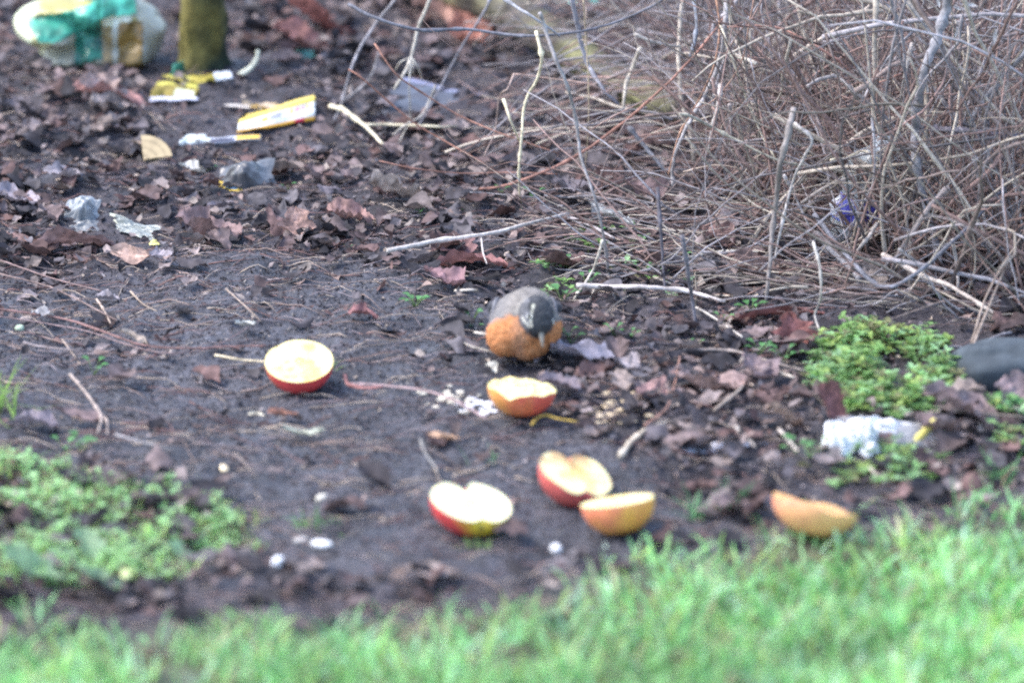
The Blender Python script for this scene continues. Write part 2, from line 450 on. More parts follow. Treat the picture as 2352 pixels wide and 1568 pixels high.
# ---- leaves one can name
NL = [
 (180, 575, .105, .035, 95, (.27, .17, .16), "long folded pinkish brown leaf on the mud edge at far left", 2, (0, 35)),
 (310, 598, .052, .022, 70, (.45, .31, .26), "curled tan leaf bowl just below the bright yellow scrap", 1, (0, -45)),
 (372, 602, .028, .02, 20, (.33, .29, .32), "small lilac grey leaf right of the curled tan leaf", 1, (10, 0)),
 (475, 550, .082, .06, 80, (.27, .185, .18), "broad lobed grey brown leaf right of the crumpled wrapper", 3, (15, 8)),
 (680, 535, .042, .032, 10, (.42, .27, .23), "pinkish leaf standing on edge above the mud", 2, (45, 0)),
 (905, 455, .075, .055, 120, (.40, .33, .30), "large pale grey tan leaf below the fallen twigs at centre", 2, (22, 10)),
 (805, 510, .06, .04, 75, (.34, .21, .19), "pink brown leaf under the pale leaf at centre", 2, (10, 0)),
 (1095, 622, .095, .035, 84, (.34, .17, .16), "long reddish leaf under the pale grey stick behind the bird", 1, (0, 18)),
 (1022, 655, .055, .035, 70, (.30, .18, .19), "mauve leaf left of the bird below the grey stick", 2, (15, 0)),
 (1050, 585, .05, .032, 30, (.26, .15, .15), "dark pink lobed leaf touching the top of the grey stick", 3, (20, 0)),
 (1640, 905, .092, .045, 112, (.36, .255, .235), "broad smooth mauve brown leaf between bird and weeds", 1, (12, 6)),
 (1505, 925, .045, .035, 60, (.36, .22, .21), "rosy leaf right of the apple crumbs", 1, (20, 0)),
 (1445, 858, .034, .026, 75, (.36, .31, .32), "small pale grey rounded leaf right of the bird", 1, (12, 0)),
 (1740, 865, .05, .035, 50, (.24, .18, .19), "dull grey brown leaf below the bent grey twig", 2, (20, 0)),
 (1820, 785, .052, .035, 15, (.26, .11, .10), "rust red crumpled leaf beside the green weeds", 3, (48, 0)),
 (1800, 735, .10, .020, 100, (.20, .09, .085), "long dark red curled leaf above the rust red leaf", 1, (0, 30)),
 (1905, 965, .06, .035, 35, (.20, .095, .09), "dark red leaf standing below the green weeds", 1, (55, 10)),
 (1800, 985, .055, .035, 120, (.38, .27, .22), "curled tan leaf left of the white bag", 1, (35, 0)),
 (2210, 960, .095, .05, 85, (.26, .19, .19), "wide grey brown leaf below the grey stone", 2, (28, 0)),
 (2150, 1000, .06, .045, 140, (.22, .16, .16), "dark brown leaf right of the yellow stub", 2, (25, 0)),
 (2330, 935, .055, .045, 20, (.27, .20, .21), "grey mauve leaf at right edge below the stone", 1, (30, 0)),
 (2090, 660, .055, .035, 5, (.30, .22, .19), "brown upright leaf behind the curved grey twig", 1, (65, 0)),
 (1985, 660, .045, .04, 0, (.30, .25, .23), "round brown grey leaf where the split twig ends", 1, (60, 0)),
 (1740, 650, .075, .05, 70, (.27, .19, .17), "brown leaf heaped under the bramble roots", 2, (25, 0)),
 (1650, 565, .055, .04, 70, (.26, .17, .16), "brown leaf in the shadow behind the dark upright stems", 2, (25, 0)),
 (1480, 455, .06, .04, 40, (.24, .17, .17), "brown leaf below the pale upright stem", 2, (20, 0)),
 (730, 75, .12, .06, 100, (.34, .14, .12), "large rusty red leaf at the top left of the brush", 2, (35, 10)),
 (690, 110, .09, .05, 65, (.28, .14, .13), "dark rusty leaf beneath the large rusty red leaf", 2, (25, 0)),
 (1020, 55, .11, .05, 70, (.55, .33, .27), "pale orange pink leaf in front of the mossy log", 1, (30, 0)),
 (1075, 95, .07, .045, 40, (.52, .24, .18), "orange leaf lying below the mossy log", 1, (35, 0)),
 (1170, 40, .07, .05, 90, (.42, .28, .25), "pinkish leaf between mossy log and dark branch", 1, (35, 0)),
 (225, 225, .06, .045, 30, (.42, .31, .28), "pale pink leaf pair below the taped parcel", 2, (50, 0)),
 (260, 235, .10, .04, 80, (.32, .18, .17), "long rosy leaf below the taped parcel", 1, (10, 0)),
 (250, 258, .05, .045, 60, (.34, .29, .28), "greyish leaf under the long rosy leaf", 2, (15, 0)),
 (350, 350, .05, .02, 88, (.50, .38, .30), "small tan leaf by the ringed wood scrap", 1, (10, 0)),
 (150, 415, .055, .03, 100, (.34, .30, .32), "pale grey leaf at left above the torn plastic", 1, (12, 0)),
 (35, 470, .065, .035, 80, (.36, .31, .34), "pale lilac grey leaf at the left edge", 2, (12, 0)),
 (445, 400, .035, .022, 80, (.55, .53, .50), "whitish curled leaf left of the grey packet", 1, (15, 0)),
 (600, 260, .05, .02, 105, (.50, .40, .30), "straw coloured leaf lying behind the printed strip", 1, (10, 0)),
 (835, 735, .035, .022, 80, (.26, .13, .13), "small dark red leaf on the mud left of the bird", 2, (10, 0)),
 (650, 965, .034, .014, 95, (.30, .15, .11), "small rusty leaf on the mud below the biggest apple half", 2, (8, 0)),
 (1020, 1018, .035, .012, 88, (.52, .33, .22), "light orange leaf scrap on the mud above the notched apple", 1, (8, 0)),
 (700, 1010, .045, .014, 98, (.46, .47, .38), "pale greenish leaf on the mud at centre left", 1, (6, 0)),
 (590, 965, .018, .008, 90, (.62, .56, .44), "tiny cream leaf left of the rusty leaf", 1, (6, 0)),
 (565, 760, .026, .014, 115, (.45, .45, .42), "small pale grey leaf on the mud left of the biggest apple half", 1, (10, 0)),
 (100, 735, .026, .016, 100, (.40, .38, .38), "small grey leaf lying across the long reddish stem", 1, (10, 0)),
 (250, 695, .03, .018, 80, (.30, .27, .29), "dull grey leaf between the long stems on the left", 2, (10, 0)),
 (310, 790, .034, .016, 80, (.42, .34, .28), "arched beige leaf on the mud at left", 1, (25, 0)),
 (180, 970, .06, .02, 85, (.22, .16, .16), "dark flat leaf behind the forked twig", 2, (15, 0)),
 (85, 985, .05, .03, 95, (.26, .22, .25), "grey leaf in the mud left of the forked twig", 2, (8, 0)),
 (1340, 830, .075, .035, 88, (.27, .25, .30), "bluish grey lobed leaf in front right of the bird", 3, (12, 0)),
 (1285, 895, .05, .025, 80, (.22, .18, .2), "grey leaf behind the pecked apple half", 2, (10, 0)),
 (1130, 858, .018, .012, 40, (.60, .56, .48), "tiny pale leaf chip above the pecked apple half", 1, (20, 0)),
 (1000, 1333, .08, .02, 90, (.42, .33, .30), "pinkish flat leaf lying along the front edge of the mud", 1, (8, 0)),
 (1375, 505, .05, .02, 30, (.44, .45, .45), "pale grey narrow leaf left of the bird stick end", 1, (30, 0)),
 (1420, 515, .045, .018, 60, (.38, .39, .38), "grey narrow leaf beside the pale narrow leaf", 1, (10, 0)),
]
for i, (px, py, L, W, a, c, lab, lb, tl) in enumerate(NL):
    place_leaf("fallen_leaf", px, py + 8, L, W * 1.25, a, np.array(c), lab, None, lb, 40 + i, tl, lift=.010 + .10 * W * (abs(tl[0]) > 30), curl=.45)

# ------------------------------------------------------------------ small strands over the soil (uncountable)
fib = MB()
pts = scatter(8500, pw=.10, yr=(5.0, 7.8))
for x, y in pts:
    L = rnd.uniform(.015, .09); a = rnd.gauss(0, .5) + (math.pi if rnd.random() < .5 else 0)
    k = rnd.uniform(-6, 6); n = 5
    q = []
    for i in range(n):
        q.append((x, y)); x += math.cos(a) * L / (n - 1); y += math.sin(a) * L / (n - 1); a += k * L / n
    q = np.array(q); z = hgt(q[:, 0], q[:, 1]) + .0015 + rnd.uniform(0, .006) * np.sin(np.linspace(0, 3.14, n))
    c = rnd.choice([(.22, .13, .12), (.30, .22, .19), (.42, .34, .28), (.17, .14, .15), (.28, .23, .24)])
    tube(fib, np.c_[q, z], rnd.uniform(.0004, .0011), .0003, c, 4)
o = fib.build("plant_fibres", M_bark)
tag(o, "fine dead root strands and stem bits pressed into mud and litter", "plant fibres", None, 'stuff')

# ------------------------------------------------------------------ traced twigs and stems
GREY = (.30, .28, .29); DGREY = (.13, .13, .15); PALE = (.52, .47, .42); CREAM = (.68, .60, .44); TAN = (.36, .28, .23)
RED = (.30, .15, .11); BRN = (.22, .16, .14); OLV = (.30, .27, .19); YEL = (.55, .42, .16); BLK = (.08, .075, .085)
def stem(name, pts, w, c, label, row=None, cat="twig", group=None, branches=(), lift=0.011, sag=0, w1=None):
    """row None: lies on the ground.  row: stands in the upright sheet whose foot is at that picture row"""
    mb = MB()
    def conv(pp, ri):
        out = []
        for k, p in enumerate(pp):
            if row is None:
                g_ = ground_at(p[0], p[1]); l = lift + (p[2] if len(p) > 2 else 0)
                out.append(g_ + Vector((0, 0, l + ri * .6)))
            else:
                Yk = rowY(row) + .015 * math.sin(k * 1.7 + len(label)) + (p[2] if len(p) > 2 else 0)
                out.append(P(p[0], p[1], Yk))
        return out
    r = w * PX / 2
    W3 = conv(pts, r)
    path = smooth_path(W3, 5)
    r1 = (w1 * PX / 2) if w1 else r * .62
    tube(mb, path, r, r1, c, 8, wob=r * .10, knots=max(1, len(path) // 8))
    org = W3[0] if W3[0].z < W3[-1].z else W3[-1]
    base = None
    o = mb.build(name, M_bark, loc=org)
    for b in branches:
        bb = MB(); br = b[1] * PX / 2
        tube(bb, smooth_path(conv(b[0], br), 4), br, br * .5, c, 6, wob=br * .1)
        ch = bb.build("side_twig", M_bark, loc=org)
        ch.location = (0, 0, 0); ch.parent = o
    tag(o, label, cat, group)
    return o
# lying on the ground
stem("stick", [(890, 638), (1000, 615), (1110, 600), (1220, 573), (1305, 552)], 13, (.56, .51, .48), "long pale grey stick lying behind the bird", lift=.032, branches=[([(1105, 602, .0), (1110, 640, .0), (1118, 665, 0)], 5)], cat="stick")
stem("twig", [(1305, 552), (1360, 572), (1410, 600)], 10, (.40, .36, .36), "short grey twig angled off the end of the long stick", lift=.028)
stem("twig", [(1395, 548), (1480, 546), (1568, 553)], 7, PALE, "straight cream twig right of the long stick's end")
stem("stick", [(1325, 698), (1400, 703), (1470, 703), (1570, 712), (1665, 737)], 13, (.60, .53, .50), "pale broken stick right of the bird's back", lift=.022, cat="stick")
stem("twig", [(1568, 617), (1650, 600), (1700, 598), (1762, 603)], 8, (.60, .56, .50), "cream twig lying in front of the bramble roots")
stem("twig", [(1575, 620), (1500, 628), (1420, 630), (1330, 632)], 6, GREY, "thin grey twig running left from the cream twig")
stem("twig", [(1598, 728), (1640, 752), (1705, 797)], 7, PALE, "thin pale twig slanting down from the pale broken stick")
stem("branch", [(1868, 612, .05), (1920, 652, .035), (1985, 700, .02), (2035, 718, .015), (2100, 716, .03), (2200, 682, .06), (2280, 645, .09), (2352, 602, .11), (2420, 570, .12)], 12, (.20, .20, .23), "long dark grey branch curving along the lower bramble edge", cat="branch", lift=.015)
stem("split_twig", [(1872, 618, .03), (1925, 652, .02), (1975, 692, .012)], 20, (.27, .26, .28), "thick split grey twig beside the curved dark branch", cat="twig", lift=.012)
stem("stick", [(2025, 670, .03), (2130, 707, .02), (2170, 720, .02), (2250, 748, .01), (2305, 768)], 13, (.52, .44, .39), "pale bark stripped stick crossing under the dark curved branch", cat="stick", lift=.015)
stem("twig", [(2215, 862, 0), (2250, 822, .03), (2302, 745, .06)], 8, TAN, "tan twig leaning over the grey stone", lift=.006)
stem("twig", [(2230, 830, .01), (2270, 760, .04), (2352, 695, .08)], 6, TAN, "thin tan twig crossing behind the leaning twig at right edge")
stem("stick", [(1425, 1058), (1445, 1032), (1480, 1003), (1532, 980)], 15, (.62, .53, .42), "short thick cream ended stick above the browned apple half", cat="stick", lift=.004)
stem("plant_stem", [(1222, 997), (1232, 985), (1252, 976), (1285, 985), (1330, 992)], 6, (.62, .42, .10), "yellow ochre curved stem below the pecked apple half", cat="stem")
stem("twig", [(1480, 1000), (1530, 960), (1550, 900), (1562, 840)], 5, (.40, .22, .17), "thin bowed red brown twig right of the apple crumbs")
stem("twig", [(795, 905), (860, 907), (960, 917), (1040, 940), (1118, 985)], 7, (.36, .26, .26), "long bent twig on the mud between the two upper apples")
stem("twig", [(793, 885), (800, 905), (840, 915), (880, 912)], 9, (.34, .16, .15), "dark red bent stalk at the left end of the long mud twig")
stem("straw", [(495, 838), (550, 848), (612, 853)], 7, (.62, .52, .36), "cream straw touching the left side of the biggest apple half", cat="straw")
stem("plant_stem", [(-40, 605), (0, 618), (120, 660), (235, 690)], 5, (.26, .18, .17), "upper brown stem slanting across the mud from the left edge", cat="stem")
stem("plant_stem", [(-40, 636), (0, 650), (90, 672), (150, 695), (270, 758)], 5, (.28, .2, .18), "second brown stem slanting across the mud from the left edge", cat="stem")
stem("twig", [(222, 708), (240, 735), (255, 765)], 6, (.42, .32, .26), "short tan twig at the end of the second slanting stem")
stem("plant_stem", [(-40, 728), (0, 732), (150, 755), (250, 788), (330, 815), (430, 822), (520, 818), (610, 816)], 6, (.24, .14, .13), "long reddish stem sweeping from left edge to the biggest apple half", cat="stem")
stem("plant_stem", [(-40, 742), (80, 760), (200, 782), (290, 812), (380, 832), (480, 822), (560, 780), (600, 755)], 4, (.25, .18, .18), "thin brown stem curling up beside the long reddish stem", cat="stem")
stem("twig", [(163, 883), (200, 928), (232, 978), (226, 1015)], 8, (.40, .32, .28), "forked tan twig on the mud at left", branches=[([(232, 976), (246, 990), (247, 1020)], 7)])
stem("twig", [(55, 808), (95, 818), (180, 828)], 6, (.30, .25, .25), "faint grey twig above the forked tan twig")
stem("twig", [(143, 800), (165, 830), (185, 860)], 4, TAN, "short thin twig just above the forked tan twig")
stem("plant_stem", [(965, 1030), (978, 1065), (1008, 1105)], 5, (.32, .30, .28), "thin grey stem rising to the notched apple half", cat="stem")
stem("twig", [(265, 1020), (330, 1038), (390, 1052)], 5, GREY, "faint grey twig right of the forked tan twig")
stem("twig", [(520, 685), (570, 730), (600, 760)], 4, TAN, "fine curved twig on the mud above the cream straw")
stem("twig", [(300, 690), (330, 720), (362, 736)], 4, (.40, .31, .24), "short tan twig on the mud near the second slanting stem")
stem("twig", [(1090, 785), (1150, 795), (1230, 795), (1270, 805)], 6, PALE, "pale twig lying in front of the bird's feet")
stem("twig", [(1048, 795), (1075, 815), (1130, 830)], 6, (.45, .40, .34), "forked pale twig lying left of the bird")
stem("twig", [(1045, 690), (1080, 688), (1110, 692)], 8, (.55, .49, .43), "short cream twig left of the bird's back")
stem("twig", [(1290, 925), (1420, 930), (1560, 905), (1640, 890)], 3, TAN, "fine tan twig between the apple crumbs and rosy leaf")
stem("twig", [(1568, 826), (1680, 828), (1760, 850), (1850, 875)], 7, (.34, .28, .25), "long thin twig below the dark red leaves")
stem("twig", [(1790, 1010), (1825, 1052), (1838, 1060)], 8, (.50, .43, .38), "pale broken twig between tan leaf and white bag")
stem("twig", [(1690, 1003), (1735, 1050)], 9, (.42, .37, .34), "stubby grey twig left of the pale broken twig")
stem("twig", [(1640, 965), (1690, 925), (1712, 905), (1730, 908)], 7, (.48, .38, .31), "hooked tan twig crossing the broad mauve leaf")
stem("twig", [(2030, 1135), (1995, 1095)], 6, (.60, .5, .42), "short cream twig below the white bag")
stem("twig", [(2080, 975), (2140, 970), (2160, 968)], 7, (.50, .42, .36), "pale twig right of the white bag", branches=[([(2140, 970), (2128, 990), (2110, 1010)], 5)])
stem("twig", [(2190, 965), (2260, 972), (2352, 980)], 6, TAN, "tan twig lying below the grey stone at the right")
stem("twig", [(1790, 880), (1825, 890)], 9, (.66, .56, .46), "short pale wood splinter left of the weeds")
# fallen twigs at the back centre
stem("stick", [(758, 280), (790, 290), (837, 325), (880, 368)], 13, (.70, .62, .45), "cream forked stick right of the printed strip", lift=.02, branches=[([(837, 323, .0), (900, 322), (1004, 327), (1050, 326)], 9)], cat="stick")
stem("twig", [(784, 236), (838, 195), (855, 170), (870, 120)], 8, GREY, "grey twig rising left of the broken pale stem", row=262)
stem("bramble_stem", [(925, -40), (907, 0), (867, 50), (827, 110), (804, 167), (784, 240), (762, 290)], 9, (.33, .31, .33), "grey upright stem beside the printed strip", row=290, cat="stem")
stem("bramble_stem", [(1000, -40), (987, 0), (961, 67), (944, 133), (925, 175), (905, 205)], 10, (.58, .53, .46), "pale broken stem with splayed side twigs at top centre", row=330, cat="stem",
     branches=[([(944, 133), (960, 155), (970, 183)], 6), ([(944, 133), (920, 143), (908, 163)], 5), ([(944, 130), (940, 200), (942, 270), (925, 310), (905, 352)], 5), ([(950, 135), (948, 160), (950, 175)], 5)])
stem("bramble_stem", [(1130, -30), (1117, 20), (1067, 97), (1024, 177), (985, 250), (960, 290)], 7, (.27, .26, .29), "slim grey stem slanting right of the broken pale stem", row=320, cat="stem")
stem("twig", [(1000, 198), (985, 235), (967, 267), (930, 288), (900, 312)], 6, PALE, "short pale curved twig crossing the slim grey stem", row=330)
stem("bramble_stem", [(800, 160), (834, 182), (944, 277), (1014, 320), (1084, 360), (1160, 407)], 5, (.38, .19, .14), "thin reddish runner from the cream stick to the centre", row=440, cat="stem")
stem("bramble_stem", [(860, 100), (905, 165), (944, 197), (1051, 263), (1151, 307), (1284, 353)], 5, (.38, .20, .15), "thin reddish runner sloping above the first one", row=440, cat="stem")
stem("bramble_stem", [(870, 370), (960, 388), (1060, 398), (1180, 396), (1280, 400)], 4, (.34, .18, .14), "low reddish runner crossing the litter at centre", row=470, cat="stem")
stem("bramble_stem", [(1080, 440), (1144, 430), (1217, 407), (1317, 363), (1417, 293), (1500, 223), (1568, 157), (1650, 60), (1700, -30)], 8, (.36, .19, .15), "long arching red brown cane from centre to top right", row=470, cat="stem")
stem("bramble_stem", [(1231, 72), (1244, 133), (1234, 183), (1207, 233), (1197, 327), (1192, 400), (1197, 467), (1207, 495)], 9, (.72, .64, .45), "cream upright stem standing clear at top centre", row=495, cat="stem", branches=[([(1157, 228), (1172, 275), (1193, 325)], 9)])
stem("bramble_stem", [(1240, 30), (1254, 73), (1274, 133), (1304, 200), (1324, 283), (1334, 360), (1364, 450), (1384, 530), (1400, 640), (1412, 690)], 9, (.34, .31, .31), "long grey stem bowing down to the right of the cream stem", row=685, cat="stem")
stem("bramble_stem", [(1120, -30), (1161, 0), (1220, 38), (1262, 66), (1285, 85)], 9, (.36, .35, .37), "grey branch sloping into the top of the bowing stem", row=520, cat="branch")
stem("branch", [(800, 10), (867, 43), (967, 70), (1067, 67), (1150, 78), (1234, 83), (1334, 72), (1417, 50), (1500, 13), (1560, -30)], 9, (.17, .17, .20), "dark thin branch hanging across the top centre", row=470, cat="branch")
stem("bramble_stem", [(1310, -20), (1331, 83), (1351, 150), (1387, 207), (1420, 240)], 12, (.34, .33, .37), "thick grey stem leaning right at top centre", row=420, cat="stem")
stem("bramble_stem", [(1470, 110), (1451, 160), (1437, 200), (1431, 262)], 11, (.56, .50, .42), "short pale stem stub below the mossy log end", row=400, cat="stem")
stem("branch", [(1444, 290), (1480, 335), (1527, 393)], 13, (.26, .26, .29), "thick dark grey broken branch at centre right", row=430, cat="branch")
stem("bramble_stem", [(1181, 170), (1260, 180), (1351, 193), (1407, 220)], 4, (.40, .28, .24), "fine brown stem reaching right from the kinked twig", row=440, cat="stem")
stem("twig", [(1181, 170), (1165, 205), (1147, 223), (1137, 300), (1111, 360)], 5, (.40, .30, .26), "kinked fine twig left of the cream upright stem", row=440)
stem("twig", [(1345, 16), (1345, 60), (1349, 90)], 4, TAN, "tiny twig hanging by the turquoise scrap", row=300)
stem("bramble_stem", [(1340, 0), (1346, 90), (1352, 200), (1350, 320), (1340, 420)], 4, (.45, .36, .25), "ochre thin vertical stem at top centre", row=440, cat="stem")
stem("bramble_stem", [(1568, 275), (1510, 300), (1440, 350), (1400, 410)], 3, (.38, .24, .20), "fine brown stem arching below the red cane", row=470, cat="stem")
stem("twig", [(1250, 470), (1370, 477), (1460, 480), (1560, 505)], 5, GREY, "thin grey twig lying below the cream upright stem")
stem("twig", [(1080, 462), (1130, 465), (1240, 475)], 4, GREY, "hairlike grey twig left of the cream stem foot")
stem("branch", [(1585, 470), (1680, 405), (1750, 370)], 6, (.18, .16, .17), "dark twig slanting up under the red cane", row=520, cat="branch")
stem("bramble_stem", [(1384, 552), (1372, 595), (1361, 622), (1340, 655), (1318, 692)], 7, (.60, .54, .46), "cream twig leaning down to the bird's back", row=692, cat="stem", branches=[([(1350, 640), (1365, 660), (1355, 690)], 4)])
stem("bramble_stem", [(1510, 430), (1517, 522), (1522, 600), (1527, 668)], 9, (.13, .12, .14), "dark upright stem behind the pale broken stick", row=665, cat="stem")
stem("bramble_stem", [(1566, 540), (1578, 610), (1590, 690), (1602, 772)], 11, (.16, .15, .17), "dark thick upright stem in front of the brambles", row=772, cat="stem")
# the bramble thicket
stem("bramble_stem", [(1672, -60), (1668, 0), (1665, 67), (1655, 133), (1621, 217), (1588, 273), (1568, 313), (1545, 380), (1548, 430)], 13, (.38, .35, .35), "thick grey cane sweeping down the left side of the thicket", row=520, cat="stem")
stem("bramble_stem", [(1640, -40), (1652, 60), (1640, 150), (1600, 240), (1560, 310), (1535, 400)], 5, (.45, .26, .18), "orange brown cane running beside the thick grey cane", row=515, cat="stem")
stem("bramble_stem", [(1671, 62), (1781, 63), (1868, 103), (1935, 147), (1965, 180), (1985, 192), (2018, 190), (2070, 170)], 6, (.40, .22, .18), "reddish cane arching over the dark gap", row=560, cat="stem")
stem("bramble_stem", [(1818, 132), (1885, 90), (1950, 52), (2005, 8), (2050, -40)], 12, (.50, .42, .36), "thick tan stalk leaning up to the right", row=500, cat="stem")
stem("bramble_stem", [(1818, 135), (1855, 207), (1875, 267), (1890, 320), (1900, 370), (1905, 420)], 10, (.36, .29, .27), "brown stalk bending down from the thick tan stalk", row=560, cat="stem")
stem("bramble_stem", [(1655, 60), (1665, 87), (1691, 160), (1715, 227), (1751, 312), (1785, 370)], 7, (.60, .54, .42), "straight cream stem crossing the thicket's left half", row=540, cat="stem")
stem("bramble_stem", [(1823, 248), (1808, 317), (1791, 383), (1785, 443), (1775, 520), (1768, 600), (1760, 700)], 15, (.27, .235, .22), "thickest tan grey upright stalk in the thicket", row=700, cat="stem")
stem("bramble_stem", [(1560, 262), (1588, 268), (1640, 295), (1701, 327), (1785, 367), (1868, 383), (1968, 397), (2040, 397)], 8, (.38, .36, .30), "olive grey cane crossing low through the thicket", row=600, cat="stem")
stem("bramble_stem", [(1575, 315), (1645, 400), (1700, 445), (1745, 477), (1790, 495)], 6, (.46, .40, .33), "tan cane sagging under the olive grey cane", row=600, cat="stem")
stem("bramble_stem", [(2000, -40), (2035, 7), (2095, 77), (2151, 117), (2201, 167), (2261, 233), (2331, 303), (2380, 350)], 8, (.37, .35, .37), "long straight grey cane slanting to the right edge", row=560, cat="stem")
stem("bramble_stem", [(2178, -60), (2175, 10), (2155, 83), (2128, 150), (2108, 233), (2101, 300), (2101, 350), (2121, 450), (2150, 560), (2165, 640)], 24, (.30, .29, .31), "stout grey upright trunk of the shrub", row=640, cat="stem")
stem("branch", [(2095, 290), (2150, 297), (2201, 300), (2280, 308), (2360, 318), (2420, 330)], 17, (.20, .18, .21), "thick dark horizontal branch from the shrub trunk to right edge", row=610, cat="branch")
stem("bramble_stem", [(2400, 80), (2352, 123), (2308, 173), (2261, 230), (2238, 265), (2210, 330)], 16, (.32, .31, .33), "stout grey branch leaning in from the right edge", row=600, cat="branch")
stem("bramble_stem", [(1855, 200), (1885, 182), (1921, 177), (1951, 200), (1985, 230), (2035, 270), (2075, 320), (2101, 350), (2140, 400), (2185, 450)], 10, (.36, .33, .33), "grey cane arching over then dropping across the thicket", row=600, cat="stem")
stem("bramble_stem", [(1985, 228), (2005, 190), (2021, 167), (2040, 135), (2068, 100), (2100, 70)], 9, (.40, .38, .40), "grey cane forking up from the arching cane", row=598, cat="stem")
stem("straw", [(1908, 367), (1945, 362), (1981, 347), (2010, 360), (2045, 390)], 6, (.68, .60, .46), "arched cream straw above the crushed bottle", row=615, cat="straw")
stem("bramble_stem", [(1825, 283), (1865, 320), (1848, 360), (1821, 417), (1795, 520), (1778, 600)], 8, (.50, .46, .44), "pale sharply bent cane in front of the thickest stalk", row=690, cat="stem")
stem("bramble_stem", [(1841, 467), (1901, 427), (1950, 408), (2001, 397), (2050, 395)], 8, (.34, .30, .28), "brown cane curving above the blue label", row=618, cat="stem")
stem("bramble_stem", [(1801, 403), (1830, 460), (1860, 525)], 7, (.42, .38, .37), "short grey cane crossing behind the bent pale cane", row=640, cat="stem")
stem("bramble_stem", [(2235, 360), (2246, 410), (2255, 470), (2265, 530), (2275, 600)], 10, (.48, .42, .40), "pale upright cane near the right edge", row=650, cat="stem")
stem("bramble_stem", [(2308, 330), (2325, 400), (2338, 470), (2350, 530)], 7, (.50, .46, .44), "thin pale cane at the right edge", row=640, cat="stem")
stem("bramble_stem", [(2180, 430), (2140, 470), (2101, 525), (2060, 590), (2040, 650)], 14, (.30, .25, .24), "thick brown stalk leaning left at lower right", row=690, cat="stem")
stem("bramble_stem", [(2015, 515), (1995, 545), (1978, 565), (1950, 600), (1922, 634)], 11, (.42, .38, .36), "grey stalk leaning left down to the split twig", row=660, cat="stem")
stem("bramble_stem", [(2065, 572), (2110, 605), (2150, 642), (2190, 682)], 7, (.50, .46, .44), "pale cane pointing down to the curved dark branch", row=700, cat="stem")
stem("bramble_stem", [(2188, 550), (2196, 600), (2200, 640), (2198, 680)], 9, (.55, .50, .48), "pale stub standing on the curved dark branch", row=700, cat="stem")
stem("bramble_stem", [(1868, 555), (1882, 610), (1886, 670), (1880, 700), (1872, 725), (1885, 775)], 7, (.48, .44, .40), "pale crooked stem rising in front of the green weeds", row=775, cat="stem")
stem("bramble_stem", [(2140, 470), (2110, 430), (2062, 405), (2075, 440), (2100, 470), (2095, 540)], 5, (.55, .48, .42), "fine hooked straw right of the crushed bottle", row=620, cat="stem")
stem("bramble_stem", [(1570, 395), (1640, 380), (1700, 390), (1740, 430)], 4, TAN, "fine tan stem looping inside the thicket's left edge", row=580, cat="stem")
stem("bramble_stem", [(1735, -20), (1720, 60), (1700, 150), (1640, 230), (1590, 250)], 4, (.42, .26, .2), "fine red stem hanging from the top left of the thicket", row=560, cat="stem")
stem("bramble_stem", [(1655, 195), (1648, 250), (1635, 300), (1627, 350)], 12, (.50, .45, .42), "short pale split stalk inside the thicket's left half", row=560, cat="stem")
stem("bramble_stem", [(1675, 240), (1680, 290), (1675, 350)], 8, (.42, .36, .34), "brownish stub right of the pale split stalk", row=560, cat="stem")
stem("bramble_stem", [(1660, 110), (1690, 128), (1738, 146)], 13, (.62, .55, .46), "short thick cream stick wedged in the upper thicket", row=520, cat="stick")
stem("bramble_stem", [(2095, 100), (2083, 150), (2075, 190), (2068, 232)], 9, (.52, .46, .42), "pale split stalk left of the shrub trunk", row=600, cat="stem")
stem("twig", [(1455, 78), (1505, 98), (1560, 108)], 9, (.5, .46, .42), "pale grey stick pointing right above the log end", row=420)
stem("bramble_stem", [(1590, -30), (1600, 60), (1585, 130)], 12, (.30, .31, .35), "thick blue grey stem at the top beside the grey cane", row=480, cat="stem")

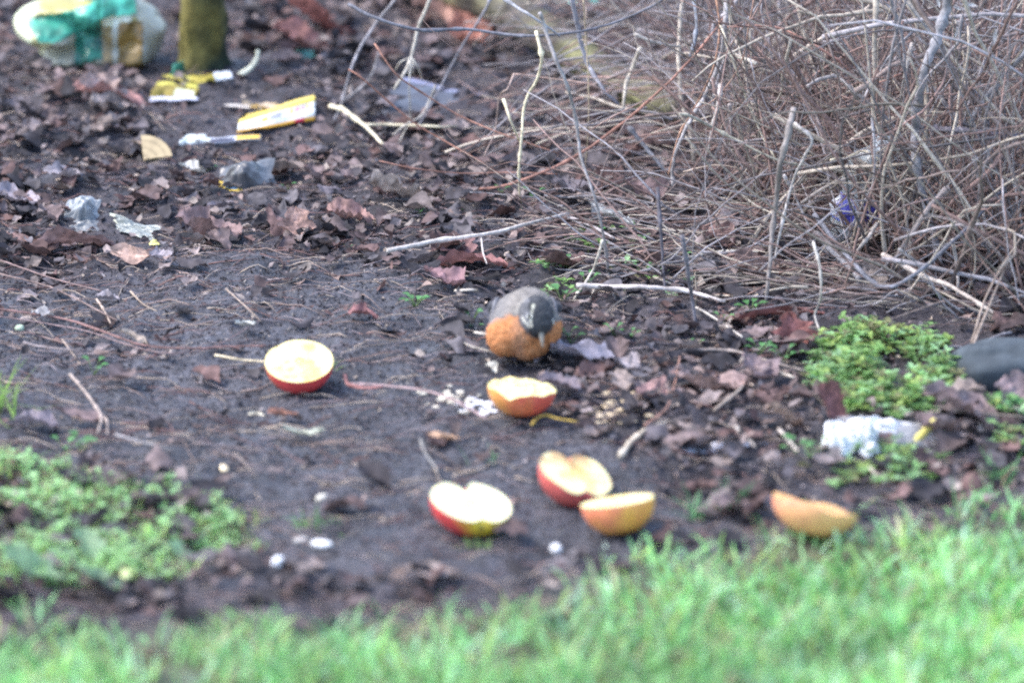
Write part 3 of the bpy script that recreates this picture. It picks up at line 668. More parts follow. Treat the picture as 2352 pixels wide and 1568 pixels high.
# the rest of the thicket
KINDS = [("thin reddish brown bramble stem in the thicket on the right", "red brown stems in the thicket", (.33, .22, .195), .34),
         ("thin straw coloured stem in the thicket on the right", "straw stems in the thicket", (.50, .43, .36), .20),
         ("thin grey stem in the thicket on the right", "grey stems in the thicket", (.36, .33, .345), .28),
         ("thin brown stem in the thicket on the right", "brown stems in the thicket", (.25, .195, .18), .18)]
def front_row(px):   # how near the thicket's foot comes
    return np.interp(px, [1380, 1480, 1560, 1700, 1850, 2100, 2352, 2700], [400, 470, 590, 650, 680, 740, 790, 830])
CROWNS = [(1600, 300), (1700, 470), (1790, 560), (1850, 380), (1950, 520), (2040, 610), (2110, 560), (2180, 640), (2260, 600), (2330, 690), (2420, 640), (2000, 300), (2200, 350), (2500, 560), (1720, 220), (2350, 420)]
def thicket_path(far=False, left=None):
    cr = rnd.choice(CROWNS) if rnd.random() < .8 else (rnd.uniform(1560, 2600), 400)
    px = cr[0] + rnd.gauss(0, 28)
    fr = float(front_row(px))
    row = fr - abs(rnd.gauss(0, 1)) * (160 if not far else 230) - rnd.uniform(20, 90)
    row = max(row, -120)
    if rnd.random() < .75: row = cr[1] + rnd.gauss(0, 22) - (15 if not far else 90)
    if left is not None:
        if left == 1: px, row = rnd.uniform(1000, 1750), rnd.uniform(-60, 470)
        else:
            px = rnd.uniform(1280, 2400); row = rnd.uniform(480, float(np.interp(px, [1280, 1700, 2400], [640, 700, 800])))
    b = ground_at(px, row)
    L = rnd.uniform(.18, .62)
    mode = rnd.random()
    n = 11
    if mode < .62:      # upright, fanning out of its crown
        lean = rnd.gauss((px - cr[0]) / 60, .5); fy = rnd.gauss(.0, .3)
        d = Vector((lean, fy, 1)).normalized(); droop = Vector((rnd.gauss(0, 1.1), rnd.gauss(0, .5), -rnd.uniform(.2, 2.6)))
        p = b.copy()
    elif mode < .86:    # cane crossing at a height
        d = Vector((rnd.choice((-1, 1)), rnd.gauss(0, .35), rnd.gauss(.1, .55))).normalized()
        p = b + Vector((rnd.uniform(-.1, .1), 0, rnd.uniform(.02, .38) * rnd.random() ** .5)); droop = Vector((rnd.gauss(0, .8), rnd.gauss(0, .3), -rnd.uniform(.2, 2.6)))
        L *= 1.1
    else:               # hanging fine spray
        d = Vector((rnd.gauss(0, .4), rnd.gauss(0, .3), -1)).normalized()
        p = b + Vector((0, 0, rnd.uniform(.15, .45))); droop = Vector((rnd.gauss(0, 1.2), rnd.gauss(0, .5), rnd.uniform(-.5, .8)))
        L *= .55
    if left is not None:
        L = rnd.uniform(.2, .5) if left == 1 else rnd.uniform(.06, .28); d = Vector((rnd.choice((-1, -1, 1)), rnd.gauss(0, .3), rnd.gauss(.25, .35))).normalized(); p = b + Vector((0, 0, rnd.uniform(.0, .12) if left == 1 else rnd.uniform(0, .03))); droop = Vector((0, 0, -rnd.uniform(.8, 3)))
    out = [p.copy()]
    for i in range(n - 1):
        d = (d + droop * (L / n) * 1.1 + Vector((rnd.gauss(0, .10), rnd.gauss(0, .08), rnd.gauss(0, .10)))).normalized()
        if rnd.random() < .07: d = (d + Vector((rnd.gauss(0, .5), rnd.gauss(0, .3), rnd.gauss(0, .5)))).normalized()
        p = p + d * (L / (n - 1))
        g_ = float(hgt(p.x, p.y))
        if p.z < g_ + .004: p.z = g_ + .004; d.z = max(d.z, .03)
        out.append(p.copy())
    A = np.array([tuple(q) for q in out])
    qx, qy = pix_of(A[:, 0], A[:, 1], A[:, 2])
    if left is None and (qx < 1380 + 120 * rnd.random() + np.clip(qy - 250, 0, 400) * .35).any(): return thicket_path(far)
    if left is not None and (qx < 930 + rnd.random() * 250).any(): return thicket_path(far, left)
    return A
def kind():
    r = rnd.random(); a = 0
    for k in KINDS:
        a += k[3]
        if r < a: return k
    return KINDS[0]
for i in range(260):
    k = kind(); pth = thicket_path()
    mb = MB(); r0 = rnd.choice((.0010, .0014, .0019, .0025, .0034))
    tube(mb, pth, r0, r0 * .45, np.array(k[2]) * rnd.uniform(.8, 1.2), 6, wob=.0006, knots=1)
    lo = pth[np.argmin(pth[:, 2])]
    o = mb.build("bramble_stem", M_bark, loc=Vector(lo))
    tag(o, k[0], "stem", k[1])
tg = MB()
for i in range(1150):
    k = kind(); r0 = rnd.choice((.0006, .0008, .0010, .0014, .0021))
    tube(tg, thicket_path(far=i % 2 == 0), r0, r0 * .4, np.array(k[2]) * rnd.uniform(.35, 1.05), 4, wob=.0006)
for i in range(620):
    k = kind(); r0 = rnd.choice((.0006, .0008, .0010, .0013, .0018))
    tube(tg, thicket_path(left=1 if i < 300 else 2), r0, r0 * .4, np.array(k[2]) * rnd.uniform(.6, 1.15), 4, wob=.0005)
o = tg.build("bramble_tangle", M_bark)
tag(o, "dense tangle of fine dead bramble stems filling the right side", "brambles", None, 'stuff')
# pale bracts clinging to the thin stems at the far right
for i, (px, py, a, L) in enumerate([(2155, 55, 50, 34), (2200, 62, 80, 34), (2195, 78, 115, 30), (2193, 112, 30, 30), (2140, 85, 70, 36), (2230, 185, 10, 30), (2250, 195, 0, 36),
        (2130, 205, 88, 24), (2175, 330, 60, 26), (2250, 275, 40, 28), (2200, 350, 88, 60), (2235, 340, 70, 34), (2290, 350, 45, 26), (2330, 372, 40, 20), (2240, 445, 75, 22), (2060, 58, 85, 28),
        (2155, 5, 75, 30), (2200, 18, 20, 30), (2230, 10, 12, 34), (2285, 85, 95, 40), (2130, 275, 80, 20), (2310, 415, 90, 40), (2215, 385, 80, 30)]):
    V, f = leaf_geo(L * PX, L * PX * .28, 1, 700 + i, 9, 5, .6, .1, .05)
    mb = MB(); mb.add(V, f, leaf_cols((.62, .58, .56), 9, 5, rng))
    p = P(px, py, rowY(585) + .02 * math.sin(i * 2.3))
    o = mb.build("dry_leaf", M_leaf); o.location = p
    o.rotation_euler = (Matrix.Rotation(R(a - 90), 3, 'Y') @ Matrix.Rotation(R(90), 3, 'X') @ Matrix.Rotation(0, 3, 'Z')).to_euler()
    tag(o, "pale narrow dried leaf clinging to a thin stem at the far right", "leaf", "pale dried leaves in the thicket")

# ------------------------------------------------------------------ apple halves
def apple(px, py_c, py_b, width, tilt, roll, axis_ang, longi, skinfn, label, seed, flesh=(.92, .78, .38), blotch=(.82, .50, .10), hollow=.002, rough=.0008, drop=None, calyx=False, core=0, squash=1.0, edge_brown=0):
    """half an apple; local +Z is the cut, the stalk axis lies in the cut (longi) or along Z"""
    r_ = np.random.default_rng(seed)
    Rr = width * PX / 2
    A = np.array([math.cos(R(axis_ang)), math.sin(R(axis_ang)), 0]) if longi else np.array([0, 0, -1.])
    def rad(d):
        ca = d @ A
        ang = np.arccos(np.clip(ca, -1, 1))
        dim1 = .52 * np.exp(-(ang / .22) ** 2); dim2 = .20 * np.exp(-((math.pi - ang) / .22) ** 2)
        return Rr * (1 + .05 * ca * (1 - np.abs(ca))) * (1 - dim1 - dim2) * (1 - .07 * ca ** 2)
    nt_, nphi = 36, 96
    phi = np.arange(nphi) * 2 * math.pi / nphi
    dr = np.zeros(nphi) if drop is None else drop(phi) * Rr
    th = np.linspace(0, math.pi / 2, nt_)[:, None]
    d = np.stack([np.cos(th) * np.cos(phi), np.cos(th) * np.sin(phi), -np.sin(th) + 0 * phi], -1)
    rr = rad(d.reshape(-1, 3)).reshape(nt_, nphi)
    V = d * rr[..., None]
    V[..., 2] *= squash
    V[..., 2] = np.minimum(V[..., 2], -dr[None, :])
    V[0, :, 2] = -dr
    C = skinfn(d, r_)
    mb = MB(); mb.add(V.reshape(-1, 3), grid_faces(nt_, nphi, True), np.clip(C.reshape(-1, 3), 0, 1))
    # flesh
    nr = 30
    s = np.linspace(0, 1, nr)[:, None]
    rim = V[0]
    F = np.zeros((nr, nphi, 3))
    F[..., 0] = s * rim[:, 0]; F[..., 1] = s * rim[:, 1]
    nz = fbm(F[..., 0] * 160 + seed * 3, F[..., 1] * 160, seed, 3) * rough + fbm(F[..., 0] * 60, F[..., 1] * 60, seed + 5, 2) * rough * 1.5
    F[..., 2] = -dr[None, :] * s ** 3 - hollow * (1 - s ** 4) + nz * np.clip((1 - s) * 6, 0, 1) + .0006 * np.exp(-((s - .95) / .04) ** 2)
    F[-1, :, 2] = rim[:, 2] + .0002
    bl = np.clip(fbm(F[..., 0] * 70 + seed, F[..., 1] * 70, seed + 9, 3) * 1.1 + .35 - (s - .45) * 1.2, 0, 1)[..., None] * .6
    CF = np.array(flesh) * (1 - bl) + np.array(blotch) * bl
    if longi:
        ax_ = np.array([math.cos(R(axis_ang)), math.sin(R(axis_ang))])
        la = F[..., 0] * ax_[0] + F[..., 1] * ax_[1]; lp = np.abs(-F[..., 0] * ax_[1] + F[..., 1] * ax_[0])
        ell_ = np.hypot(la / (Rr * .36), lp / (Rr * .30))
        k1 = np.clip(1 - np.abs(ell_ - 1) / .10, 0, 1)[..., None] * .35
        CF = CF * (1 - k1) + np.array((.62, .60, .22)) * k1
        k2 = np.clip(1.2 - np.hypot((la + Rr * .02) / (Rr * .20), (lp - Rr * .10) / (Rr * .055)), 0, 1)[..., None] * .6
        CF = CF * (1 - k2) + np.array((.52, .36, .12)) * k2
    if edge_brown:
        eb = np.clip(edge_brown * (.5 + fbm(F[..., 0] * 50, F[..., 1] * 50, seed + 2, 2)) * (F[..., 1] > 0) * s, 0, .9)[..., None]
        CF = CF * (1 - eb) + np.array((.42, .2, .08)) * eb
    mf = MB(); mf.add(F.reshape(-1, 3), grid_faces(nr, nphi, True)[:, ::-1], np.clip(CF.reshape(-1, 3), 0, 1))
    rot = Matrix.Rotation(R(roll), 3, 'Y') @ Matrix.Rotation(R(tilt), 3, 'X')
    Wd = V.reshape(-1, 3) @ np.array(rot).T
    # where it sits: centre from its place in the picture, foot on the soil
    g_ = ground_at(px, py_b - 10)
    low = Wd[:, 2].min()
    # solve depth so that the centre projects at (px, py_c)
    best = None
    for Yk in np.linspace(g_.y - .08, g_.y + .1, 181):
        z = float(hgt(g_.x, Yk)) - low - .002
        q = pix_of(g_.x, Yk, z)
        e = abs(q[1] - py_c)
        if best is None or e < best[0]: best = (e, Yk, z)
    dd = ray(px, py_c); xx = dd[0] * best[1] / dd[1]
    root = empty("apple_half", (xx, best[1], best[2]), rot)
    tag(root, label, "apple", "apple halves on the mud")
    mb.build("skin", M_skin, root); mf.build("flesh", M_flesh, root)
    if core:
        for k in range(5):
            a = k * 2 * math.pi / 5 + .3; sd = MB()
            c = np.array([math.cos(a) * core, math.sin(a) * core, -hollow + .0013])
            u = np.linspace(0, 2 * math.pi, 9)[:-1]
            ell = np.stack([c[0] + .0016 * np.cos(u) * math.cos(a) - .0008 * np.sin(u) * math.sin(a), c[1] + .0016 * np.cos(u) * math.sin(a) + .0008 * np.sin(u) * math.cos(a), np.full(8, c[2] + .0004)], 1)
            ell = np.vstack([ell, c + [0, 0, .0020]])
            sd.add(ell, np.array([[i, (i + 1) % 8, 8] for i in range(8)]), (.25, .14, .05))
            sd.build("seed", M_hard, root)
    if longi:
        # dry calyx tuft at the blossom end
        e = -A; e2 = e * math.cos(.22) - np.array([0, 0, math.sin(.22)]); pc = e2 * rad(e2[None, :])[0] + np.array([0, 0, .0055])
        cb = MB()
        for k in range(9):
            a = k * .7; q = pc + np.array([0, 0, -.0055]) - e * .0005
            side = np.cross(e, [0, 0, 1]); up = np.array([0, 0, 1.])
            v = side * math.cos(a) + up * math.sin(a)
            tube(cb, smooth_path([q, q + v * .0022 + e * .001, q + v * .0030 + e * .0022], 2), .0014, .0005, (.07, .045, .03), 4)
        cb.build("calyx", M_bark, root)
    return root
def skin_mix(red, yel, bias, dirv, streak=.25, sharp=2.0):
    dirv = np.array(dirv, float); dirv /= np.linalg.norm(dirv)
    def fn(d, r_):
        k = (d @ dirv)
        n = fbm(np.arctan2(d[..., 1], d[..., 0]) * 6 + 9, d[..., 2] * 2.2, 4, 3)
        m = np.clip(.5 + sharp * (k - bias) * .5 + streak * n, 0, 1)[..., None]
        c = np.array(red) * m + np.array(yel) * (1 - m)
        dots = (r_.random(d.shape[:2]) > .93)[..., None]
        return c * (1 + .05 * r_.normal(0, 1, d.shape[:2])[..., None]) + dots * .05
    return fn
RD = (.66, .07, .07); OR = (.62, .22, .06); YW = (.72, .46, .08)
apple(687, 829, 910, 155, 20, 0, 0, False, skin_mix(RD, (.68, .30, .09), -.15, (.5, -.7, -.2)), "largest round apple half with its full cut face up, alone at left", 11, core=.0042, hollow=.001,
      drop=lambda p: .05 * np.exp(-((p - 2.25) / .2) ** 2))
apple(1199, 888, 950, 153, -5, 5, 100, False, skin_mix((.68, .12, .08), (.82, .36, .10), .05, (.9, -.3, .1)), "pecked apple half with a notched front rim in front of the bird", 12, hollow=-.002, rough=.0022, squash=.95,
      drop=lambda p: .20 * np.exp(-((p - 4.35) / .20) ** 2) + .05 * np.sin(p * 5) ** 2)
apple(1083, 1153, 1222, 176, 10, 13, 112, True, skin_mix(RD, (.78, .55, .05), -.05, (-.75, .25, -.5), .12, 4), "heart shaped apple half with red skin, leftmost of the lower group", 13, hollow=.0008, flesh=(.95, .87, .55), blotch=(.88, .74, .28), squash=.80)
apple(1324, 1086, 1147, 166, 13, 22, 115, True, skin_mix((.68, .14, .12), (.80, .34, .13), -.4, (.2, -.8, -.4)), "browned apple half sunken in the middle, above the side lying one", 14, hollow=.0012, flesh=(.95, .82, .44), blotch=(.90, .56, .14), edge_brown=.9, squash=.9, drop=lambda p: .04 * np.sin(p * 3) ** 2)
apple(1418, 1150, 1232, 156, -12, -8, 30, False, skin_mix((.80, .25, .13), (.86, .42, .09), .1, (-.6, -.3, .6), .35), "orange skinned apple half seen from the side beside the grass", 15, hollow=.001, squash=1.0, flesh=(.94, .80, .40))
apple(1874, 1156, 1214, 184, -15, 15, 10, False, skin_mix((.82, .33, .20), (.88, .46, .20), .3, (-.8, 0, .5), .3), "wilted orange apple half sunk in the grass edge at right", 16, hollow=.002, flesh=(.78, .44, .18), blotch=(.66, .30, .12), squash=.82, drop=lambda p: .10 * np.sin(p * 2 + 1) ** 2)

# ------------------------------------------------------------------ the bird
def ellip(c, s, rotm=None, nu=24, nv=32):
    u = np.linspace(0, math.pi, nu)[:, None]; v = np.arange(nv)[None, :] * 2 * math.pi / nv
    V = np.stack([np.sin(u) * np.cos(v), np.sin(u) * np.sin(v), np.cos(u) + 0 * v], -1).reshape(-1, 3) * np.array(s)
    if rotm is not None: V = V @ np.array(rotm).T
    return V + np.array(c), grid_faces(nu, nv, True)[:, ::-1]
def bird():
    bp = ground_at(1205, 826)
    root = empty("bird", bp)
    tag(root, "orange breasted thrush with dark head lowered, facing the apple halves", "bird")
    hd = Vector((.10, -.55, -.83)).normalized()            # the way the head points
    hc = np.array([1.42, -3.2, 6.45])
    zq = Vector((0, 0, 1)).rotation_difference(hd).to_matrix()
    me = bpy.data.meshes.new("tmp"); allv = []; allf = []; n = 0
    parts = [((-.2, 1.0, 4.2), (3.85, 5.6, 3.3), None), ((-1.95, -1.3, 3.45), (2.45, 2.9, 2.55), None), ((2.3, -.8, 4.2), (2.0, 2.6, 2.3), None), ((.3, -1.4, 2.9), (2.7, 2.7, 2.3), None), ((.5, 1.4, 5.9), (2.8, 3.6, 2.1), None), ((.9, -1.0, 5.7), (2.6, 2.8, 2.1), None),
             (hc, (1.95, 1.7, 2.35), zq), ((0, 5.5, 4.4), (2.4, 3.4, 1.8), None)]
    for c, s, rm in parts:
        V, f = ellip(c, s, rm)
        allv += V.tolist(); allf += (f + n).tolist(); n += len(V)
    me.from_pydata([tuple(v) for v in allv], [], allf)
    o = bpy.data.objects.new("tmp", me); col.objects.link(o)
    md_ = o.modifiers.new("r", 'REMESH'); md_.mode = 'VOXEL'; md_.voxel_size = .13
    sm = o.modifiers.new("s", 'SMOOTH'); sm.factor = .6; sm.iterations = 9
    dg = bpy.context.evaluated_depsgraph_get()
    ev = o.evaluated_get(dg); em = ev.to_mesh()
    nv_ = len(em.vertices)
    V = np.zeros(nv_ * 3); em.vertices.foreach_get("co", V); V = V.reshape(-1, 3)
    N = np.zeros(nv_ * 3); em.vertices.foreach_get("normal", N); N = N.reshape(-1, 3)
    polys = [tuple(p.vertices) for p in em.polygons]
    ev.to_mesh_clear(); bpy.data.objects.remove(o); bpy.data.meshes.remove(me)
    V = V + N * (.07 * fbm(V[:, 0] * 2.2 + V[:, 1], V[:, 2] * 2.2 + V[:, 1] * 2, 3, 3))[:, None]
    # colouring
    hdv = np.array(hd); up = V[:, 2] * .947 + V[:, 1] * .322
    rel = V - hc; al = rel @ hdv; perp = np.linalg.norm(rel - al[:, None] * hdv, axis=1)
    inhead = (np.sqrt((perp / 1.85) ** 2 + (al / 2.35) ** 2) < 1.22)
    nse = fbm(V[:, 0] * 1.6 + 3, V[:, 2] * 1.6 + V[:, 1], 8, 3)
    back = np.array([.23, .21, .195]); org = np.array([.52, .215, .09]); dark = np.array([.068, .070, .078])
    C = np.tile(back, (nv_, 1)) * (1 + .18 * nse[:, None])
    side = .55 * np.cos((V[:, 0] + 1.0) * .9) 
    mo = np.clip((4.75 + side - up + .25 * nse) / .35, 0, 1) * (V[:, 1] < 3.2)
    blueg = np.clip((-V[:, 0] - 1.5) / 1.5, 0, 1)[:, None] * .3
    C = C * (1 - blueg) + np.array([.13, .14, .18]) * blueg
    oc = org * (1 + .16 * nse[:, None]) * (1 + .10 * fbm(V[:, 0] * 4, V[:, 2] * 5, 12, 2)[:, None])
    C = C * (1 - mo[:, None]) + oc * mo[:, None]
    fr = np.clip(1 - np.abs(V[:, 0] + .7 + .3 * nse) / 1.1, 0, 1)[:, None] * mo[:, None] * .45 * (up < 4.6)[:, None]
    C = C * (1 - fr) + np.array([.34, .22, .17]) * fr
    scal = np.clip(np.sin(up * 7 + V[:, 0] * 1.5 + 2 * nse) - .3, 0, 1)[:, None] * mo[:, None] * .25
    C = C * (1 - scal) + np.array([.56, .36, .20]) * scal
    low = np.clip((1.5 - V[:, 2]) / .8, 0, 1)[:, None]; C = C * (1 - low) + np.array([.36, .22, .15]) * low
    hq = np.sqrt((perp / 1.85) ** 2 + (al / 2.35) ** 2); hk = np.clip((1.26 - hq + .05 * nse) / .16, 0, 1)[:, None]
    C = C * (1 - hk) + dark * (1 + .25 * nse[:, None]) * hk
    chk = inhead & (hq < 1.1) & (V[:, 0] < .5 + .1 * nse); C[chk] = np.array([.15, .15, .165]) * (1 + .3 * nse[chk][:, None])
    # nape paler ring, chin streaks, eye stripe
    ring = np.clip(1 - np.abs(np.sqrt((perp / 1.85) ** 2 + (al / 2.35) ** 2) - 1.27) / .12, 0, 1) * (up > 5.3)
    C = C * (1 - .6 * ring[:, None]) + np.array([.36, .34, .31]) * .6 * ring[:, None]
    def streak(a, b, w, c):
        nonlocal C
        a = np.array(a); b = np.array(b); ab = b - a
        t = np.clip(((V - a) @ ab) / (ab @ ab), 0, 1)
        dd = np.linalg.norm(V - (a + t[:, None] * ab), axis=1)
        k = np.clip(1.3 - dd / w, 0, 1)[:, None]
        C = C * (1 - k) + np.array(c) * k
    def on_head(px, py):         # the point of the head seen at that place
        t0 = np.array([(px - 1205) * .0505, 0, 0]); best = None
        u_ = (826 - py) * .0505
        cand = np.where((np.abs(V[:, 0] - t0[0]) < .3) & (np.abs(up - u_) < .3))[0]
        return V[cand[np.argmin(V[cand, 1])]] if len(cand) else np.array([t0[0], -4, u_])
    streak(on_head(1221, 697), on_head(1214, 730), .19, (.72, .70, .58))
    streak(on_head(1194, 733), on_head(1206, 750), .20, (.80, .78, .70))
    streak(on_head(1212, 738), on_head(1216, 752), .17, (.55, .52, .45))
    streak(on_head(1206, 756), on_head(1214, 757), .12, (.45, .44, .38))
    mb = MB()
    q4 = np.array([p for p in polys if len(p) == 4]); q3 = [p for p in polys if len(p) == 3]
    mb.add(V * .01, q4, np.clip(C, 0, 1))
    if q3: mb.f.append(np.array(q3))
    # soft barbs lying back along the body so the outline is not hard
    idx = rng.choice(nv_, min(nv_, 9000), replace=False)
    flow = np.array([0, .85, -.5]); Bv = []; Bf = []; Bc = []
    for k, i in enumerate(idx):
        nrm = N[i]; fl = flow - nrm * (flow @ nrm)
        if inhead[i]: fl = -hdv - nrm * (-hdv @ nrm)
        fl = fl / (np.linalg.norm(fl) + 1e-6) + nrm * rng.uniform(.05, .2) + rng.normal(0, .12, 3)
        L = rng.uniform(.22, .60) * (.45 if inhead[i] else 1); s = np.cross(fl, nrm); s /= np.linalg.norm(s) + 1e-6
        b = V[i]; wd = rng.uniform(.04, .08)
        Bv += [b - s * wd, b + s * wd, b + fl * L]; Bf.append([3 * k, 3 * k + 1, 3 * k + 2]); c = C[i] * rng.uniform(.9, 1.12); Bc += [c, c, c * 1.1]
    mb.add(np.array(Bv) * .01, np.array(Bf), np.clip(np.array(Bc), 0, 1))
    mb.build("body", M_feather, root)
    # wings: folded, overlapping long feathers
    for sx in (-1, 1):
        wb = MB()
        Vw, f = ellip((0, 0, 0), (.55, 4.6, 1.6), Matrix.Rotation(R(-12), 3, 'X'), 20, 24)
        Vw[:, 2] *= 1 - .06 * (Vw[:, 1] + 5) * (Vw[:, 1] > 0) * .6
        Vw = Vw @ np.array(Matrix.Rotation(R(6 * sx), 3, 'Z')).T + np.array([3.15 * sx, 4.4, 4.6])
        sh = .5 + .5 * np.sin(Vw[:, 2] * 7 + Vw[:, 1] * .8)
        Cw = np.array([.13, .13, .15])[None] * (1 - sh[:, None] * .5) + np.array([.30, .29, .30])[None] * sh[:, None] * .5
        wb.add(Vw * .01, f, Cw)
        w_ = wb.build("wing", M_feather, root)
        for k in range(5):
            fb = MB(); y0 = 3 + k * .5
            pth = smooth_path([(3.9 * sx, y0, 5.6 - k * .3), (3.3 * sx, y0 + 3, 5.0 - k * .2), (2.3 * sx, y0 + 5.5, 4.4 - k * .12)], 4)
            tube(fb, np.array(pth) * .01, .0042, .0012, (.12, .12, .135), 6); fb.build("flight_feather", M_feather, w_)
    tb = MB()
    for k in range(6):
        a = (k - 2.5) * .05
        s = np.linspace(0, 1, 8)[:, None]; t = np.linspace(-1, 1, 4)[None, :]
        x = t * (.55 + .25 * s) + a * 9 * s; y = 7.0 + s * 7 + 0 * t; z = 4.5 - s * 1.6 + .05 * k + 0 * t
        Vt = np.stack([x + 0 * y, y, z + 0 * x], -1).reshape(-1, 3); Vb = Vt.copy(); Vb[:, 2] -= .08
        tb.add(Vt * .01, grid_faces(8, 4), (.09, .09, .10)); tb.add(Vb * .01, grid_faces(8, 4)[:, ::-1], (.07, .07, .08))
    tb.build("tail", M_feather, root)
    # beak: two mandibles
    bb = hc + hdv * 2.1 + np.array([.25, 0, 0])
    side_v = np.cross(hdv, [0, -1, .3]); side_v /= np.linalg.norm(side_v); upv = np.cross(side_v, hdv)
    if upv[1] > 0: upv = -upv
    bk = MB()
    tube(bk, smooth_path([(bb + upv * .12) * .01, (bb + hdv * .8 + upv * .2) * .01, (bb + hdv * 1.45 + upv * .08) * .01, (bb + hdv * 1.75 - upv * .05) * .01], 4), .0036, .0006, (.26, .23, .19), 10, cvar=.03)
    bk.build("upper_beak", M_hard, root)
    bk = MB()
    tube(bk, smooth_path([(bb - upv * .25 - side_v * .0) * .01, (bb + hdv * .8 - upv * .15) * .01, (bb + hdv * 1.6 - upv * .1) * .01], 4), .0030, .0006, (.72, .48, .14), 10, cvar=.03)
    bk.build("lower_beak", M_hard, root)
    # eyes with white crescents
    for px_, sgn in ((1211, -1), (1267, 1)):
        if sgn < 0: ec = on_head(1211, 724)
        else: ec = hc + hdv * .75 + np.array([1.75, -.25, .1])
        out = ec - hc; out = out - hdv * (out @ hdv); out /= np.linalg.norm(out)
        ec = ec - out * .12
        eb = MB(); Ve, f = ellip(ec, (.27, .27, .27)); eb.add(Ve * .01, f, (.012, .01, .01)); e_ = eb.build("eye", M_hard, root)
        t1 = hdv; t2 = np.cross(out, t1)
        for a0, a1 in ((.5, 2.3), (3.7, 5.5)):
            cb = MB(); an = np.linspace(a0, a1, 7)
            ring_ = [(ec + out * .16 + .31 * (t1 * math.cos(a) + t2 * math.sin(a))) * .01 for a in an]
            tube(cb, np.array(ring_), .0009, .0005, (.80, .80, .74), 5, cvar=.02); cb.build("eye_ring", M_feather, e_)
    # legs and toes
    for sx in (-1, 1):
        lb = MB(); kx = 1.3 * sx - .3
        gz = 0
        tube(lb, smooth_path([(kx * .01, .006, .016), (kx * .01, .010, .008), (kx * .01, -.010, .0015)], 4), .0014, .0011, (.32, .24, .18), 7)
        l_ = lb.build("leg", M_hard, root)
        for a in (-.5, 0, .5, math.pi):
            tb_ = MB(); dx, dy = math.sin(a), -math.cos(a); ll = .016 if a < 3 else .011
            tube(tb_, smooth_path([(kx * .01, -.010, .002), (kx * .01 + dx * ll * .5, -.010 + dy * ll * .5, .004), (kx * .01 + dx * ll, -.010 + dy * ll, .001)], 3), .0010, .0005, (.30, .22, .16), 6)
            tb_.build("toe", M_hard, l_)
    return root
bird()

# ------------------------------------------------------------------ rubbish
def crumple(name, px, py, wx, wy, amp, colfn, label, seed, cat, material=None, hump=.0, tilt=(0, 0), ang=0, fold=14, n=60, parent=None, lift=0.003, edge=.25):
    x = np.linspace(-.5, .5, n)[:, None]; y = np.linspace(-.5, .5, n)[None, :]
    th = np.arctan2(y + 0 * x, x + 0 * y); rr = 1 + edge * fbm(th * 1.3 + seed, 0 * th + seed, seed, 3)
    X_ = x * wx * rr; Y_ = y * wy * rr
    a = fbm(X_ * fold / wx * .35 + seed, Y_ * fold / wy * .35, seed, 1); b = fbm(X_ * fold / wx * .8, Y_ * fold / wy * .8 + seed, seed + 3, 2)
    Z_ = amp * (1 - np.abs(a)) ** 2 + amp * .5 * (1 - np.abs(b)) + hump * np.exp(-((x / .33) ** 2 + (y / .33) ** 2)) - .3 * amp
    Z_ = Z_ * np.clip(1.4 - 2.2 * np.maximum(np.abs(x), np.abs(y)) , .15, 1)
    V = np.stack([X_, Y_, Z_], -1).reshape(-1, 3)
    C = np.array(colfn((x + .5) + 0 * y, (y + .5) + 0 * x, b)).reshape(-1, 3)
    mb = MB(); mb.add(V, grid_faces(n, n), np.clip(C, 0, 1))
    o = mb.build(name, material or M_plastic, smooth=False)
    p = ground_at(px, py); o.location = p + Vector((0, 0, lift))
    o.rotation_euler = (Matrix.Rotation(R(ang), 3, 'Z') @ Matrix.Rotation(R(tilt[0]), 3, 'X') @ Matrix.Rotation(R(tilt[1]), 3, 'Y')).to_euler()
    if label: tag(o, label, cat)
    return o
def cc(base, spots=(), nz=.1, seed=1):
    def fn(u, v, b):
        C = np.ones(u.shape + (3,)) * np.array(base)
        for (u0, u1, v0, v1, c) in spots:
            k = (u > u0) & (u < u1) & (v > v0) & (v < v1)
            C[k] = c
        return C * (1 + nz * b[..., None])
    return fn
def panel(name, corners, th, colfn, material, parent=None, nu=48, nv=18, warp=0.0, org=None, seed=1):
    """thick sheet between four places; corners p00,p10,p11,p01"""
    a, b, c, d = [np.array(q[:], float) for q in corners]
    u = np.linspace(0, 1, nu)[:, None, None]; v = np.linspace(0, 1, nv)[None, :, None]
    S = a * (1 - u) * (1 - v) + b * u * (1 - v) + c * u * v + d * (1 - u) * v
    nrm = np.cross(b - a, d - a); nrm /= np.linalg.norm(nrm)
    if nrm[1] > 0 and abs(nrm[1]) > abs(nrm[2]): nrm = -nrm
    elif nrm[2] < 0 and abs(nrm[2]) >= abs(nrm[1]): nrm = -nrm
    wv = warp * fbm(u[..., 0] * 4 + seed, v[..., 0] * 3, seed, 2)[..., None]
    S = S + nrm * wv
    C = np.array(colfn(u[..., 0] + 0 * v[..., 0], v[..., 0] + 0 * u[..., 0], 0 * (u[..., 0] + v[..., 0])))
    B = S - nrm * th
    mb = MB(); f = grid_faces(nu, nv)
    mb.add(np.concatenate([S.reshape(-1, 3), B.reshape(-1, 3)]), f, np.concatenate([C.reshape(-1, 3)] * 2))
    mb.f.append(f[:, ::-1] + nu * nv)
    k = nu * nv
    e = []
    def strip(ids):
        for i in range(len(ids) - 1): e.append([ids[i], ids[i + 1], ids[i + 1] + k, ids[i] + k])
    strip([i * nv for i in range(nu)]); strip([i * nv + nv - 1 for i in range(nu)][::-1])
    strip(list(range(nv))[::-1]); strip([(nu - 1) * nv + j for j in range(nv)])
    mb.f.append(np.array(e))
    o = mb.build(name, material, smooth=False, loc=org)
    if parent is not None:
        o.location = (0, 0, 0) if org is not None else o.location
        o.parent = parent
    return o
